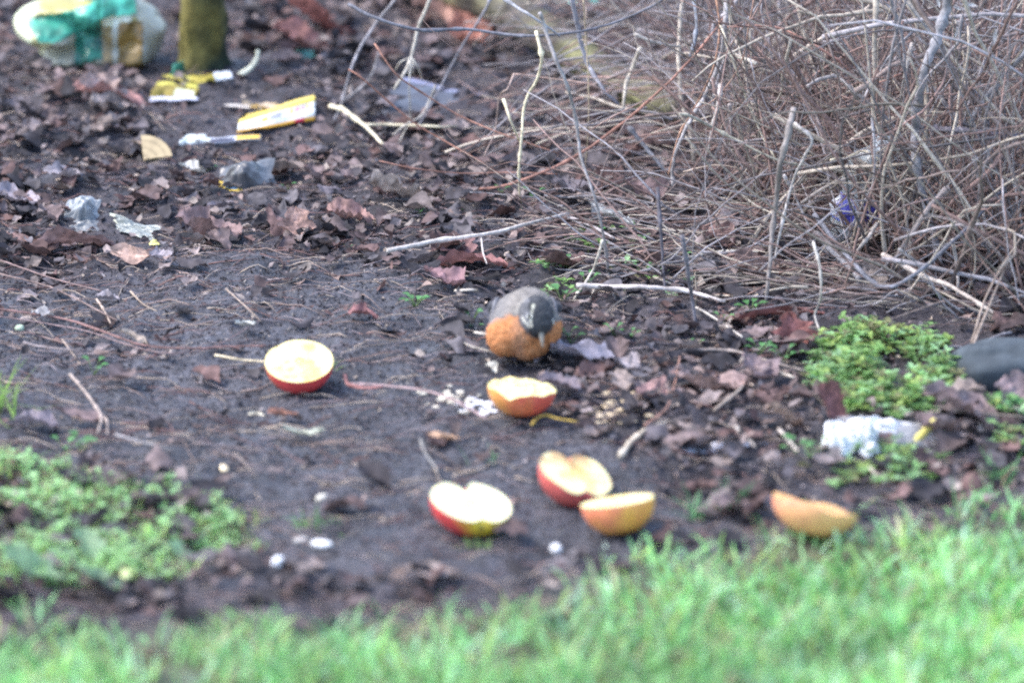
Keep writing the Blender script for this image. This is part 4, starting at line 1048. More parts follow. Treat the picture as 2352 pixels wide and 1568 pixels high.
CW = (.80, .82, .68); YLW = (.70, .50, .08)
# taped parcel
def parcel():
    Yd = rowY(172); base = ground_at(205, 172)
    px_ = Yd / CP * 36 / LENS / 2352 * 1.03
    OUT = [(36, 82), (46, 62), (75, 44), (120, 30), (170, 22), (240, 20), (298, 18), (312, 28), (332, 48), (356, 75), (378, 108), (372, 132), (352, 168), (300, 184), (240, 182), (170, 176), (112, 172), (92, 140), (66, 130), (46, 112)]
    cx, cy = 208, 100
    nphi, ns = 150, 44
    oa = np.array([math.atan2(cy - y, x - cx) for x, y in OUT]); orr = np.array([math.hypot(cy - y, x - cx) for x, y in OUT])
    k = np.argsort(oa); oa, orr = oa[k], orr[k]
    phi = np.arange(nphi) * 2 * math.pi / nphi - math.pi
    # straight edges between corners
    ox = np.interp(phi, np.r_[oa[-1] - 2 * math.pi, oa, oa[0] + 2 * math.pi], np.r_[orr[-1], orr, orr[0]])
    q_ = np.concatenate([np.linspace(0, .9, 26), [.93, .96, .98, .995, 1.0], np.linspace(.98, 0, 13)])
    sg = np.r_[-np.ones(31), np.ones(13)]
    rr = q_[:, None]; yy = (sg * .055 * (1 - q_ ** 5) ** .6)[:, None]
    s_ = np.arcsin(np.clip(1 - rr ** 6, 0, 1)) + 1e-6
    V = np.stack([rr * ox * np.cos(phi) * px_, yy + 0 * phi, rr * ox * np.sin(phi) * px_], -1)
    cr = fbm(V[..., 0] * 26 + 3, V[..., 2] * 26, 6, 1); cr2 = fbm(V[..., 0] * 75, V[..., 2] * 75 + V[..., 1] * 40, 9, 2)
    V[..., 1] += (.018 * (1 - np.abs(cr) * 2) + .005 * cr2) * np.sin(s_) ** .3 + .03 * np.clip(V[..., 0] / px_ - 110, 0, 60) / 60
    V[..., 0] *= 1 + .02 * cr2; V[..., 2] *= 1 + .03 * cr2
    a = V[..., 0] / px_ + cx; b = cy - V[..., 2] / px_        # face coordinates
    C = np.ones(V.shape) * np.array([.38, .37, .29])
    def paint(m_, c): C[m_] = c
    paint(b < 70, (.50, .44, .16)); paint(a < 100, (.52, .50, .26)); paint((a < 86 - (b - 60) * .12), (.80, .84, .60))
    paint((a > 96) & (a < 128) & (b > 92) & ((a - 96) * 1.6 + (b - 92) < 60), (.66, .66, .40))
    paint(a > 322, (.42, .44, .42)); paint((a > 300) & (b < 60 + (a - 300) * .6) , (.50, .53, .48))
    paint((a > 238) & (a < 300) & (b > 55) & (b < 80), (.84, .88, .74))
    paint((a > 236) & (a < 258) & (b > 78), (.34, .25, .12)); paint((a > 258) & (a < 269) & (b > 78), (.50, .52, .46))
    C *= (1 + .14 * cr2[..., None])
    f = grid_faces(ns, nphi, True)
    lowz = -V[..., 2].min()
    root = empty("taped_parcel", (base.x, Yd + .05, base.z - .004 + lowz)); root.rotation_euler = (0, 0, R(2))
    tag(root, "dirty white wrapped parcel bound with green and brown tape", "parcel")
    mb = MB(); mb.add(V.reshape(-1, 3), f, np.clip(C, 0, 1).reshape(-1, 3)); mb.build("wrapping", M_plastic, root, smooth=True)
    av = a.reshape(-1)[f].mean(1); bv = b.reshape(-1)[f].mean(1); yv = V[..., 1].reshape(-1)[f].mean(1)
    def tape(name, fn, c, lift=.0018):
        k = fn(av, bv) & (yv < .0); ff = f[k]
        used = np.unique(ff); mp = -np.ones(ns * nphi, int); mp[used] = np.arange(len(used))
        W_ = V.reshape(-1, 3)[used]; dv_ = W_ / np.array([.11, .05, .06]) ** 2; dv_ /= np.linalg.norm(dv_, axis=1)[:, None] + 1e-9
        m_ = MB(); cz = fbm(W_[:, 0] * 90, W_[:, 2] * 90, 4, 2)
        m_.add(W_ + dv_ * lift, mp[ff], np.clip(np.array(c) * (1 + .5 * cz[:, None]), 0, 1)); m_.build(name, M_plastic, root)
    tape("green_tape", lambda a, b: (a > 176) & (a < 234) & (b > 60) & (b < 158 - (a - 176) * .3), (.035, .19, .14))
    tape("green_tape", lambda a, b: (a > 78) & (a < 232) & (b > 62 - (a - 90) * .30) & (b < 100 - np.clip(a - 130, 0, 200) * .28) & (b < 70 + (a - 70) * .9), (.08, .42, .30), .0032)
    tape("green_tape", lambda a, b: (a > 226) & (a < 306) & (b < 56), (.09, .46, .34), .0032)
    tape("brown_tape", lambda a, b: (a > 270) & (a < 322) & (b > 70) & (b < 176), (.25, .16, .05))
    kb = MB(); z0 = (cy - 34) * px_
    tube(kb, smooth_path([(-.004, -.02, z0), (-.002, -.02, z0 + .018), (.002, -.018, z0 + .032), (.003, -.018, z0 + .042)], 4), .014, .006, (.60, .78, .72), 12)
    kb.build("tape_knob", M_plastic, root)
parcel()
# tree trunk at the back
def trunk():
    Yt = rowY(160); b = ground_at(462, 160)
    root = empty("tree", b); tag(root, "mossy tree trunk rising behind the taped parcel", "tree")
    mb = MB()
    zs = np.concatenate([np.linspace(-.02, .4, 40), np.linspace(.45, 2.6, 25)])
    a = np.arange(28) * 2 * math.pi / 28
    r = .031 + .006 * np.exp(-zs / .03) - .006 * np.clip(zs, 0, 2.6)
    rr = r[:, None] * (1 + .16 * fbm(a[None] * 4 + 0 * zs[:, None], zs[:, None] * 30, 15, 2) + .14 * np.sin(a * 3 + 1)[None] + .07 * np.sin(a * 9 + zs[:, None] * 6) + .12 * fbm(a[None] * 1.5 + 0 * zs[:, None], zs[:, None] * 9, 5, 3))
    cx = .03 * zs ** 1.2 * np.sign(zs) if False else .02 * zs
    V = np.stack([rr * np.cos(a) + cx[:, None], rr * np.sin(a), zs[:, None] + 0 * a], -1)
    mo = np.clip(.5 + fbm(V[..., 0] * 40 + 3, V[..., 2] * 18, 7, 3) + .4 * (np.cos(a - 3.6))[None], 0, 1)[..., None]  # noise mottles the moss; cosine paints the trunk's shadow side, dark at right
    C = np.array([.15, .13, .045]) * mo + np.array([.035, .045, .03]) * (1 - mo)
    mb.add(V.reshape(-1, 3), grid_faces(len(zs), 28, True), C.reshape(-1, 3)); mb.build("trunk", M_moss, root)
    for k in range(7):
        lb = MB(); z0 = 1.2 + .2 * k; an = k * 2.4
        q = [(.02 * z0, 0, z0)]
        for s in range(1, 6): q.append((.02 * z0 + math.cos(an) * .12 * s, math.sin(an) * .12 * s, z0 + .1 * s + .02 * s * s))
        tube(lb, smooth_path(q, 3), .012, .003, (.16, .14, .10), 7); lb.build("limb", M_moss, root)
trunk()
def log(name, p0, p1, r, c1, c2, label, n=60, bend=.02, mat_=None):
    a_ = np.array(p0[:]); b_ = np.array(p1[:]); t = np.linspace(0, 1, n)
    pth = a_ + (b_ - a_) * t[:, None]; pth[:, 2] += bend * np.sin(t * math.pi) ; pth[:, 1] += .02 * np.sin(t * 7)
    d = (b_ - a_) / np.linalg.norm(b_ - a_); s_ = np.cross(d, [0, 0, 1]); s_ /= np.linalg.norm(s_); u_ = np.cross(s_, d)
    an = np.arange(24) * 2 * math.pi / 24
    rr = r * (1 + .1 * np.sin(an * 3)[None] + .22 * fbm(an[None] * 1.3 + 0 * t[:, None], t[:, None] * 14, 3, 3)) * (1 - .25 * t[:, None])
    V = pth[:, None] + rr[..., None] * (np.cos(an)[None, :, None] * s_ + np.sin(an)[None, :, None] * u_)
    mo = np.clip(.5 + .9 * fbm(V[..., 0] * 22, V[..., 2] * 30 + V[..., 1] * 12, 5, 3), 0, 1)[..., None]
    C = np.array(c1) * mo + np.array(c2) * (1 - mo)
    C = C * (1 + .25 * vn(V[..., 0] * 90, V[..., 2] * 90 + V[..., 1] * 50, 8))[..., None]
    mb = MB(); V2 = np.concatenate([V.reshape(-1, 3), pth[:1], pth[-1:]]); C2 = np.concatenate([C.reshape(-1, 3), [(.3, .22, .15)], [(.3, .22, .15)]])
    b0 = mb.n; mb.add(V2, grid_faces(n, 24, True), C2)
    j = np.arange(24); j2 = (j + 1) % 24
    mb.f.append(np.stack([np.full(24, n * 24), j2, j], 1)); mb.f.append(np.stack([np.full(24, n * 24 + 1), (n - 1) * 24 + j, (n - 1) * 24 + j2], 1))
    o = mb.build(name, mat_ or M_moss, loc=Vector(p0)); tag(o, label, "log"); return o
p0 = ground_at(900, -30); p1 = ground_at(1560, 300)
log("mossy_log", p0 + Vector((0, 0, .035)), p1 + Vector((0, 0, .015)), .027, (.22, .21, .11), (.12, .105, .09), "moss covered log slanting down behind the brush at top centre")
p0 = ground_at(1010, 12); p1 = ground_at(1300, 78)
log("dark_log", p0 + Vector((0, .0, .03)), p1 + Vector((0, 0, .02)), .013, (.13, .14, .16), (.06, .065, .08), "dark wet branch lying behind the mossy log", bend=.005, mat_=M_bark)
# flat rubbish
def root_at(name, px, py, label, cat):
    o = empty(name, ground_at(px, py)); tag(o, label, cat); return o
def strip_pat(u, v, b):
    C = np.ones(u.shape + (3,)) * np.array([.82, .83, .80])
    C[v > .84] = (.80, .62, .12); C[(v < .14)] = (.80, .42, .06)
    C[(v < .14) & (u > .74) & (u < .86)] = (.62, .05, .08)
    for (u0, u1, v0, v1, c) in [(.30, .40, .45, .70, (.86, .62, .12)), (.42, .56, .40, .80, (.42, .42, .45)), (.66, .72, .52, .8, (.86, .6, .15)), (.74, .79, .55, .82, (.80, .42, .45)),
                                (.81, .86, .55, .82, (.82, .5, .5)), (.88, .93, .58, .8, (.85, .65, .2)), (.05, .2, .25, .42, (.55, .55, .6)), (.2, .34, .2, .35, (.6, .6, .63)), (.68, .80, .22, .36, (.72, .78, .72)), (.82, .85, .3, .42, (.8, .3, .3))]:
        C[(u > u0) & (u < u1) & (v > v0) & (v < v1)] = c
    return C * (1 + .06 * vn(u * 30, v * 9, 3)[..., None])
Yp = rowY(300)
r_ = root_at("printed_carton", 640, 300, "long white and yellow printed carton strip lying by the brush", "carton")
def addpanel(root, name, quad, th, pat, m_=M_paper, warp=.0015, seed=1):
    return panel(name, quad, th, pat, m_, parent=root, org=root.location.copy(), warp=warp, seed=seed)
addpanel(r_, "front_panel", [P(545, 303, rowY(306)), P(724, 274, rowY(279)), P(724, 222, rowY(279) + .02), P(548, 282, rowY(306) + .02)], .002, strip_pat)
addpanel(r_, "top_panel", [P(548, 282, rowY(306) + .022), P(724, 222, rowY(279) + .022), P(716, 217, rowY(279) + .06), P(556, 274, rowY(306) + .06)], .002, cc((.78, .60, .15), nz=0))
r_ = root_at("carton_strip", 490, 328, "black and white folded carton strip with an orange patch left of the printed strip", "carton")
Yq = rowY(338)
addpanel(r_, "strip", [P(412, 333, rowY(337)), P(600, 317, rowY(322)), P(600, 307, rowY(322) + .01), P(412, 323, rowY(337) + .01)], .003,
         cc((.50, .52, .60), [(0, .38, 0, 1, (.72, .76, .74)), (.38, .68, 0, .55, (.10, .10, .14)), (.70, 1, 0, 1, (.85, .55, .10))], 0))
addpanel(r_, "flap", [P(410, 328, rowY(337)), P(470, 322, rowY(330)), P(475, 307, rowY(330) + .02), P(430, 311, rowY(337) + .02)], .002, cc((.76, .80, .78), nz=0))
crumple("paper_scrap", 440, 290, .055, .022, .003, cc((.80, .60, .14), [(.2, .5, 0, .4, (.85, .8, .6))]), "bright yellow scrap above the carton strip", 4, "scrap", M_paper, ang=-4)
r_ = root_at("yellow_carton", 430, 232, "torn yellow and white flattened carton in front of the tree trunk", "carton")
Yc = rowY(232)
addpanel(r_, "lower_panel", [P(343, 226, Yc), P(448, 226, Yc), P(462, 195, Yc + .05), P(362, 192, Yc + .05)], .002, cc((.25, .20, .05), [(.5, .95, 0, .55, (.62, .66, .50)), (0, 1, .8, 1, (.60, .55, .12))], 0), warp=.004)
addpanel(r_, "edge", [P(343, 231, Yc - .01), P(455, 227, Yc - .01), P(452, 221, Yc), P(346, 225, Yc)], .002, cc((.62, .62, .74), nz=0))
addpanel(r_, "upper_panel", [P(425, 192, Yc + .04), P(498, 180, Yc + .06), P(500, 165, Yc + .09), P(372, 178, Yc + .1)], .002, cc((.36, .30, .06), [(0, .4, .4, 1, (.45, .42, .1))], 0), warp=.004)
addpanel(r_, "white_tab", [P(495, 184, Yc + .05), P(535, 178, Yc + .05), P(528, 162, Yc + .06), P(490, 168, Yc + .06)], .004, cc((.62, .65, .72), nz=0))
addpanel(r_, "green_tab", [P(395, 172, Yc + .09), P(425, 176, Yc + .09), P(425, 140, Yc + .1), P(398, 148, Yc + .1)], .002, cc((.06, .24, .18), nz=0))
mb = MB(); Yk = rowY(185)
tube(mb, smooth_path([P(549, 174, Yk), P(563, 166, Yk), P(580, 152, Yk), P(590, 135, Yk), P(593, 116, Yk)], 4), .0045, .0025, (.75, .76, .62), 8, cvar=.05)
o = mb.build("peel_scrap", M_paper, loc=ground_at(552, 182)); tag(o, "curled white peel standing right of the yellow carton", "scrap")
crumple("white_scrap", 565, 250, .05, .013, .002, cc((.55, .50, .46)), "dull white slat behind the printed carton strip", 6, "scrap", M_paper, ang=-14)
# ringed wood slice
r_ = root_at("wood_slice", 360, 360, "thin yellowish quarter disc with ring lines standing left of the carton strip", "scrap")
def disc():
    Yd = rowY(366); mb = MB(); n1, n2 = 14, 20
    s = np.linspace(0, 1, n1)[:, None]; a = np.linspace(R(8), R(96), n2)[None, :]
    w_, h_ = 68, 54
    pts_ = []
    for i in range(n1):
        for j in range(n2):
            pts_.append(P(330 + 66 * s[i, 0] * math.cos(a[0, j]), 366 - 56 * s[i, 0] * math.sin(a[0, j]), Yd + .05 * s[i, 0] * math.sin(a[0, j]))[:])
    V = np.array(pts_); C = np.ones((n1, n2, 3)) * np.array([.42, .33, .20]); C[np.arange(n1) % 4 == 2] *= .7
    B = V - [0, 0, .003]
    mb.add(V, grid_faces(n1, n2), C.reshape(-1, 3)); mb.add(B, grid_faces(n1, n2)[:, ::-1], C.reshape(-1, 3) * .6)
    o = mb.build("ring_face", M_paper, loc=r_.location.copy()); o.location = (0, 0, 0); o.parent = r_
disc()
crumple("grey_packet", 560, 420, .070, .065, .010, cc((.12, .12, .13), [(.62, 1, .3, 1, (.19, .2, .22))]), "faceted dark grey crumpled packet on the litter", 8, "packet", M_plastic, hump=.03, tilt=(35, 0), fold=7, n=34)
crumple("foil_scrap", 530, 436, .040, .022, .003, cc((.62, .44, .06), [(.35, .8, .3, .9, (.10, .22, .40))]), "yellow and blue printed scrap under the grey packet", 9, "scrap", M_paper, tilt=(15, 0), ang=-20)
crumple("torn_plastic", 190, 500, .042, .05, .010, cc((.34, .36, .38)), "crumpled pale torn plastic film at left", 10, "plastic scrap", M_plastic, hump=.02, tilt=(35, 10), fold=9, n=40)
crumple("torn_plastic", 200, 525, .055, .028, .006, cc((.26, .27, .28)), "flat torn greyish plastic lying below the pale film", 11, "plastic scrap", M_plastic, tilt=(10, 0), fold=9, n=36)
crumple("wrapper", 305, 530, .085, .028, .008, cc((.28, .31, .30), [(0, .14, 0, 1, (.72, .72, .56))]), "long twisted grey green wrapper above the curled tan leaf", 12, "wrapper", M_plastic, tilt=(25, 0), ang=-38, fold=9, n=40)
crumple("yellow_chip", 354, 566, .012, .009, .004, cc((.88, .80, .30)), "small bright yellow chip at the wrapper's lower end", 13, "scrap", M_paper, hump=.004, n=14)
crumple("plastic_sheet", 1010, 240, .115, .09, .004, cc((.12, .125, .15), [(0, 1, .90, 1, (.34, .34, .48))]), "flat blue grey plastic sheet lying among the back twigs", 14, "plastic sheet", M_plastic, tilt=(14, 6), ang=-14, fold=4, n=36)
crumple("turquoise_scrap", 1345, 42, .045, .03, .006, cc((.18, .68, .58), [(0, .5, .6, 1, (.6, .6, .75))]), "turquoise plastic scrap at the top behind the dark branch", 15, "plastic scrap", M_plastic, tilt=(30, 0), ang=-25, hump=.01, n=24, lift=.03)
crumple("turquoise_scrap", 1298, 28, .022, .012, .003, cc((.12, .40, .34)), "small teal scrap left of the turquoise scrap", 16, "plastic scrap", M_plastic, tilt=(30, 0), n=18, lift=.02)
crumple("green_scrap", 690, 130, .04, .018, .004, cc((.08, .26, .22)), "dark teal scrap among leaves right of the tree trunk", 17, "plastic scrap", M_plastic, tilt=(20, 0), n=20)
# white bag lower right
r_ = root_at("white_bag", 1980, 1030, "crumpled white plastic bag beside the yellow stub", "bag")
def bagpart(name, px, py, wx, wy, amp, hump, tilt, ang, c, seed, m_=M_plastic, spots=()):
    o = crumple(name, px, py, wx, wy, amp, cc(c, spots, .12), None, seed, None, m_, hump=hump, tilt=tilt, ang=ang, fold=10, n=44)
    o.location = o.location - r_.location; o.parent = r_
bagpart("white_film", 1965, 1022, .060, .060, .020, .024, (38, 0), 10, (.92, .92, .95), 21)
bagpart("white_film", 1925, 1040, .040, .034, .014, .012, (25, 0), -15, (.88, .89, .92), 22)
bagpart("folded_edge", 2030, 998, .085, .030, .008, .022, (35, 0), -10, (.88, .88, .92), 23)
bagpart("grey_film", 2045, 1020, .105, .06, .010, .012, (24, 0), -8, (.34, .34, .36), 24, M_plastic, [(.3, .55, 0, .45, (.34, .20, .17)), (.4, .55, .5, .8, (.9, .9, .93))])
bagpart("white_film", 1998, 1040, .022, .02, .007, .006, (25, 0), 30, (.92, .90, .95), 25)
mb = MB(); q0 = ground_at(2092, 1035) + Vector((0, 0, .006)); q1 = ground_at(2148, 1000) + Vector((0, 0, .016))
tube(mb, smooth_path([q0 + (q1 - q0) * t for t in (0, .33, .66, 1)], 3), .0052, .0055, (.78, .68, .20), 12, cvar=.04)
o = mb.build("yellow_stub", M_paper, loc=q0); tag(o, "yellow tubular stub lying right of the white bag", "stub")
# crushed clear bottle with a blue label, standing in the thicket
def bottle():
    Yb = rowY(575); base = P(1985, 560, Yb) ; base.z = float(hgt(base.x, base.y)) + .012
    root = empty("plastic_bottle", base); tag(root, "crushed clear plastic bottle with blue label inside the brambles", "bottle")
    cen = P(1990, 430, Yb) - base
    dirv = (P(1960, 505, Yb) - P(2010, 375, Yb)).normalized()
    sdv = Vector((0, -1, .1)).cross(dirv).normalized(); dpt = dirv.cross(sdv)
    def shell(t0, t1, rs, m_, name, cfn, seed, n=30):
        t = np.linspace(t0, t1, n); a = np.arange(36) * 2 * math.pi / 36
        rad_ = np.interp(t, [q[0] for q in rs], [q[1] for q in rs])
        cr = fbm(a[None] * 2 + 0 * t[:, None], t[:, None] * 60, seed, 2)
        rr = rad_[:, None] * (1 + .16 * cr) * (1 - .25 * np.abs(np.sin(a))[None])
        V = np.array(cen)[None, None] + t[:, None, None] * np.array(dirv) + rr[..., None] * (np.cos(a)[None, :, None] * np.array(sdv) + np.sin(a)[None, :, None] * np.array(dpt))
        C = cfn(t[:, None] + 0 * a, a[None] + 0 * t[:, None])
        mb = MB(); mb.add(V.reshape(-1, 3), grid_faces(n, 36, True), np.clip(C, 0, 1).reshape(-1, 3)); return mb.build(name, m_, root)
    ones = lambda c: (lambda t, a: np.ones(t.shape + (3,)) * np.array(c))
    shell(-.055, .075, [(-.055, .002), (-.052, .016), (-.04, .029), (.0, .031), (.05, .028), (.075, .024)], M_clear, "shell", ones((.50, .54, .57)), 3)
    def lab(t, a):
        C = np.ones(t.shape + (3,)) * np.array([.09, .09, .50])
        k = np.sin(a * 4 + t * 60) > .45; C[k] = (.78, .80, .86)
        C[(t > .045)] = (.18, .24, .62); return C
    shell(.015, .048, [(.005, .0315), (.03, .031), (.055, .029)], M_plastic, "label_band", lab, 3)
    shell(-.068, -.050, [(-.068, .013), (-.05, .013)], M_plastic, "neck", ones((.75, .80, .85)), 5, 6)
    shell(.072, .086, [(.072, .012), (.086, .013)], M_plastic, "cap", ones((.25, .48, .46)), 6, 6)
bottle()
crumple("white_wrapper", 1945, 118, .055, .04, .014, cc((.60, .61, .72), [(.45, 1, 0, 1, (.50, .42, .42))]), "pale crumpled wrapper in the dark gap of the upper thicket", 31, "wrapper", M_plastic, hump=.02, tilt=(40, 0), ang=10, n=34, lift=.02)
crumple("white_wrapper", 1975, 110, .04, .045, .012, cc((.52, .47, .50)), "rounded greyish wrapper right of the pale one in the upper thicket", 32, "wrapper", M_plastic, hump=.02, tilt=(50, 0), ang=0, n=30, lift=.02)
# stones
def stone(px, py, sx, sy, sz, c, label, seed, cat="stone", sink=.35, n=40, name="stone"):
    V, f = ellip((0, 0, 0), (1, 1, 1), None, n, n + 8)
    k = fbm(V[:, 0] * 1.4 + V[:, 2] + seed, V[:, 1] * 1.4 - V[:, 2], seed, 3)
    V = V * (1 + .14 * k[:, None]); V = np.sign(V) * np.abs(V) ** .8
    V = V * np.array([sx, sy, sz])
    mb = MB(); mb.add(V, f, np.clip(np.array(c) * (1 + .12 * k[:, None]), 0, 1)); o = mb.build(name, M_stone)
    p = ground_at(px, py); o.location = p + Vector((0, 0, sz * (1 - sink))); o.rotation_euler = (0, 0, seed)
    tag(o, label, cat); return o
stone(2335, 885, .075, .04, .037, (.07, .085, .10), "smooth dark grey stone at the right edge", 3, sink=.62)
stone(640, 1300, .0075, .006, .006, (.9, .9, .95), "bright white round pebble, left one in front of the mud", 1, "pebble", .2, 12, "pebble")
stone(1277, 1268, .0065, .006, .005, (.9, .9, .92), "bright white pebble below the lower apple halves", 2, "pebble", .2, 12, "pebble")
stone(740, 1150, .007, .005, .004, (.72, .66, .56), "cream pebble on the mud left of the heart shaped apple", 4, "pebble", .2, 12, "pebble")
stone(515, 1080, .009, .004, .003, (.78, .64, .44), "small beige chip on the mud right of the clover", 5, "pebble", .2, 12, "pebble")
stone(738, 1255, .012, .006, .004, (.80, .78, .78), "flat whitish chip in front of the cream pebble", 6, "pebble", .2, 12, "pebble")
stone(690, 1245, .008, .005, .003, (.50, .48, .46), "grey chip left of the flat whitish chip", 7, "pebble", .2, 12, "pebble")
stone(290, 1325, .013, .006, .004, (.55, .62, .30), "yellow green chip in the soil at lower left", 8, "pebble", .2, 12, "pebble")
stone(45, 760, .006, .005, .004, (.50, .60, .45), "pale green pebble near the left edge", 9, "pebble", .2, 12, "pebble")
stone(60, 740, .008, .005, .004, (.45, .36, .32), "pinkish pebble beside the pale green pebble", 10, "pebble", .2, 12, "pebble")
stone(2130, 912, .012, .01, .008, (.30, .30, .36), "small grey stone below the weeds", 12, "stone", .3, 16)
def crumbs(cx, cy, w, h, n, c, label, seed):
    r = np.random.default_rng(seed); mb = MB()
    for k in range(n):
        px = cx + r.normal(0, w / 2.4); py = cy + r.normal(0, h / 2.4)
        g_ = ground_at(px, py); s = r.uniform(.0015, .005)
        V, f = ellip((0, 0, 0), (s * 1.6, s, s * .45), None, 6, 7)
        V *= 1 + .3 * r.normal(0, .5, V.shape)
        a = r.normal(0, .5); V = V @ np.array(Matrix.Rotation(a, 3, 'Z')).T + np.array(g_[:]) + [0, 0, .001]
        mb.add(V, f, np.array(c) * r.uniform(.75, 1.05))
    o = mb.build("crumbs", M_crumb, smooth=False); tag(o, label, "crumbs", None, 'stuff')
crumbs(1030, 918, 75, 28, 28, (.70, .64, .54), "pale apple crumbs scattered left of the pecked apple half", 1)
crumbs(1095, 933, 60, 24, 34, (.85, .87, .95), "white droppings spattered beside the pecked apple half", 2)
crumbs(1410, 942, 90, 45, 60, (.72, .58, .40), "yellowish crumbs on the litter right of the pecked apple half", 3)
crumbs(1630, 1025, 90, 25, 30, (.62, .62, .70), "whitish flecks in the litter above the browned apple half", 4)
crumbs(1620, 885, 30, 14, 14, (.82, .84, .90), "few white flecks at the tip of the broad mauve leaf", 5)

# ------------------------------------------------------------------ green things
GRN = (.14, .34, .12)
def leaflet(mb, p, d, L, W, c, n=4):
    d = Vector(d).normalized(); s = d.cross(Vector((0, 0, 1)));
    if s.length < .1: s = Vector((1, 0, 0))
    s.normalize(); nn = s.cross(d)
    V = []
    for i in range(n + 1):
        t = i / n; w = math.sin(math.pi * min(max(t, .04), .96) ** .85) * W / 2
        q = p + d * (L * t) + nn * (L * .12 * math.sin(t * 3)) 
        V += [q - s * w + nn * w * .35, q, q + s * w + nn * w * .35]
    mb.add([v[:] for v in V], grid_faces(n + 1, 3), np.clip(np.array(c), 0, 1))
def seedling(px, py, n, size, label, group=None, h=.012, c=GRN):
    b = ground_at(px, py); root = empty("seedling", b); tag(root, label, "seedling", group)
    lb = MB(); sb = MB()
    for k in range(n):
        a = k * 2.4 + rnd.uniform(-.4, .4); el = rnd.uniform(.1, .7)
        tip = Vector((math.cos(a) * size * .6, math.sin(a) * size * .6, h * rnd.uniform(.5, 1.2)))
        tube(sb, smooth_path([(0, 0, -.001), (tip * .5)[:], tip[:]], 2), .0006, .0005, (.22, .32, .12), 4)
        leaflet(lb, tip, (math.cos(a), math.sin(a), el * .4), size * rnd.uniform(.6, .95), size * rnd.uniform(.45, .7), np.array(c) * rnd.uniform(.8, 1.35))
    sb.build("stalk", M_green, root); lb.build("foliage", M_green, root)
SD = [(955, 706, 9, .014, "green rosette seedling left of the bird"), (1085, 738, 4, .011, "small seedling by the bird's left wing"), (1088, 755, 3, .009, "tiny pale seedling under the wing seedling"),
      (1262, 625, 9, .014, "leafy seedling cluster behind the bird at left"), (1305, 620, 7, .013, "leafy seedling cluster behind the bird at right"), (1350, 655, 4, .014, "round leaved seedling right above the bird"),
      (1290, 695, 3, .017, "broad leaved seedling at the bird's shoulder"), (1303, 778, 2, .012, "two leaved seedling right of the bird's breast"), (1312, 790, 3, .013, "second seedling right of the bird's breast"),
      (1410, 772, 4, .010, "small seedling pair on bare litter right of the bird"), (1450, 775, 4, .009, "last small seedling right of the bird"), (1475, 635, 4, .013, "seedling under the cream twig"),
      (1725, 722, 6, .014, "clover like seedling below the pale broken stick"), (1565, 600, 3, .010, "seedling beside the cream twig's left end"), (1365, 548, 6, .014, "mossy seedling at the end of the long grey stick"),
      (1745, 815, 6, .013, "seedling left of the weed clump"), (1800, 830, 5, .014, "round leaved seedling touching the weed clump"), (1225, 455, 3, .012, "seedling at the foot of the cream upright stem"),
      (1465, 440, 3, .012, "seedling right of the grey bowing stem's lower part"), (1150, 450, 3, .010, "seedling left of the cream upright stem"), (965, 500, 4, .010, "tiny seedling in the centre litter"),
      (660, 440, 3, .009, "tiny seedling below the grey packet"), (478, 392, 2, .009, "bright green sprout beside the whitish leaf"), (215, 860, 4, .015, "green sprout alone on the mud at left"),
      (800, 575, 3, .006, "minute seedling at the mud's upper edge"), (1045, 495, 3, .008, "minute seedling below the pale tan leaf"), (1830, 1048, 7, .016, "leafy seedling left of the white bag"),
      (1660, 745, 3, .011, "seedling by the dark upright stem foot"), (1600, 800, 3, .008, "minute seedling in front of the dark stem"), (150, 1040, 4, .016, "pale green leaf pair at the top of the clover"),
      (185, 1040, 4, .016, "second pale leaf pair at the top of the clover"), (2330, 955, 8, .020, "leafy weed at the right edge below the stone"), (2160, 690, 6, .014, "sprig over the curved dark branch")]
for px, py, n, s, lab in SD: seedling(px, py, n, s, lab, h=s)
def blades(mb, pts_, Lr, Wr, cols, lean=.5, bend=1.2, n=4, toward=None):
    m = len(pts_); h = hgt(pts_[:, 0], pts_[:, 1])
    L = rng.uniform(*Lr, m); W_ = rng.uniform(*Wr, m)
    a = rng.uniform(0, 2 * math.pi, m); ln = np.abs(rng.normal(0, lean, m))
    if toward is not None: a = rng.normal(toward, 1.1, m)
    dx = np.cos(a); dy = np.sin(a); bd = rng.uniform(.2, 1, m) * bend
    s = np.linspace(0, 1, n + 1)
    ang = ln[:, None] + bd[:, None] * s[None]
    ds = L[:, None] / n
    r = np.cumsum(np.sin(ang) * ds, 1) - np.sin(ang) * ds; z = np.cumsum(np.cos(ang) * ds, 1) - np.cos(ang) * ds
    X_ = pts_[:, 0][:, None] + dx[:, None] * r; Y_ = pts_[:, 1][:, None] + dy[:, None] * r; Z_ = h[:, None] + np.maximum(z, -.0) - .003
    tw = rng.uniform(0, 6.28, m); sx = np.cos(tw)[:, None]; sy = np.sin(tw)[:, None]
    w = W_[:, None] / 2 * (1 - s[None] ** 2) + .0002
    A = np.stack([X_ - sx * w, Y_ - sy * w, Z_], -1); B = np.stack([X_ + sx * w, Y_ + sy * w, Z_], -1)
    V = np.stack([A, B], 2).reshape(m, -1, 3)
    f0 = grid_faces(n + 1, 2)
    F = f0[None] + (np.arange(m) * (n + 1) * 2)[:, None, None]
    c = np.array(cols)[rng.integers(0, len(cols), m)] * rng.uniform(.7, 1.3, (m, 1)) * (1 + .28 * fbm(pts_[:, 0] * 9, pts_[:, 1] * 9, 91, 3))[:, None]
    dead = rng.random(m) < .05; c[dead] = np.array((.50, .42, .26)) * rng.uniform(.6, 1.1, (dead.sum(), 1))
    C = np.repeat(c[:, None], (n + 1) * 2, 1)
    mb.add(V.reshape(-1, 3), F.reshape(-1, 4), np.clip(C, 0, 1).reshape(-1, 3))
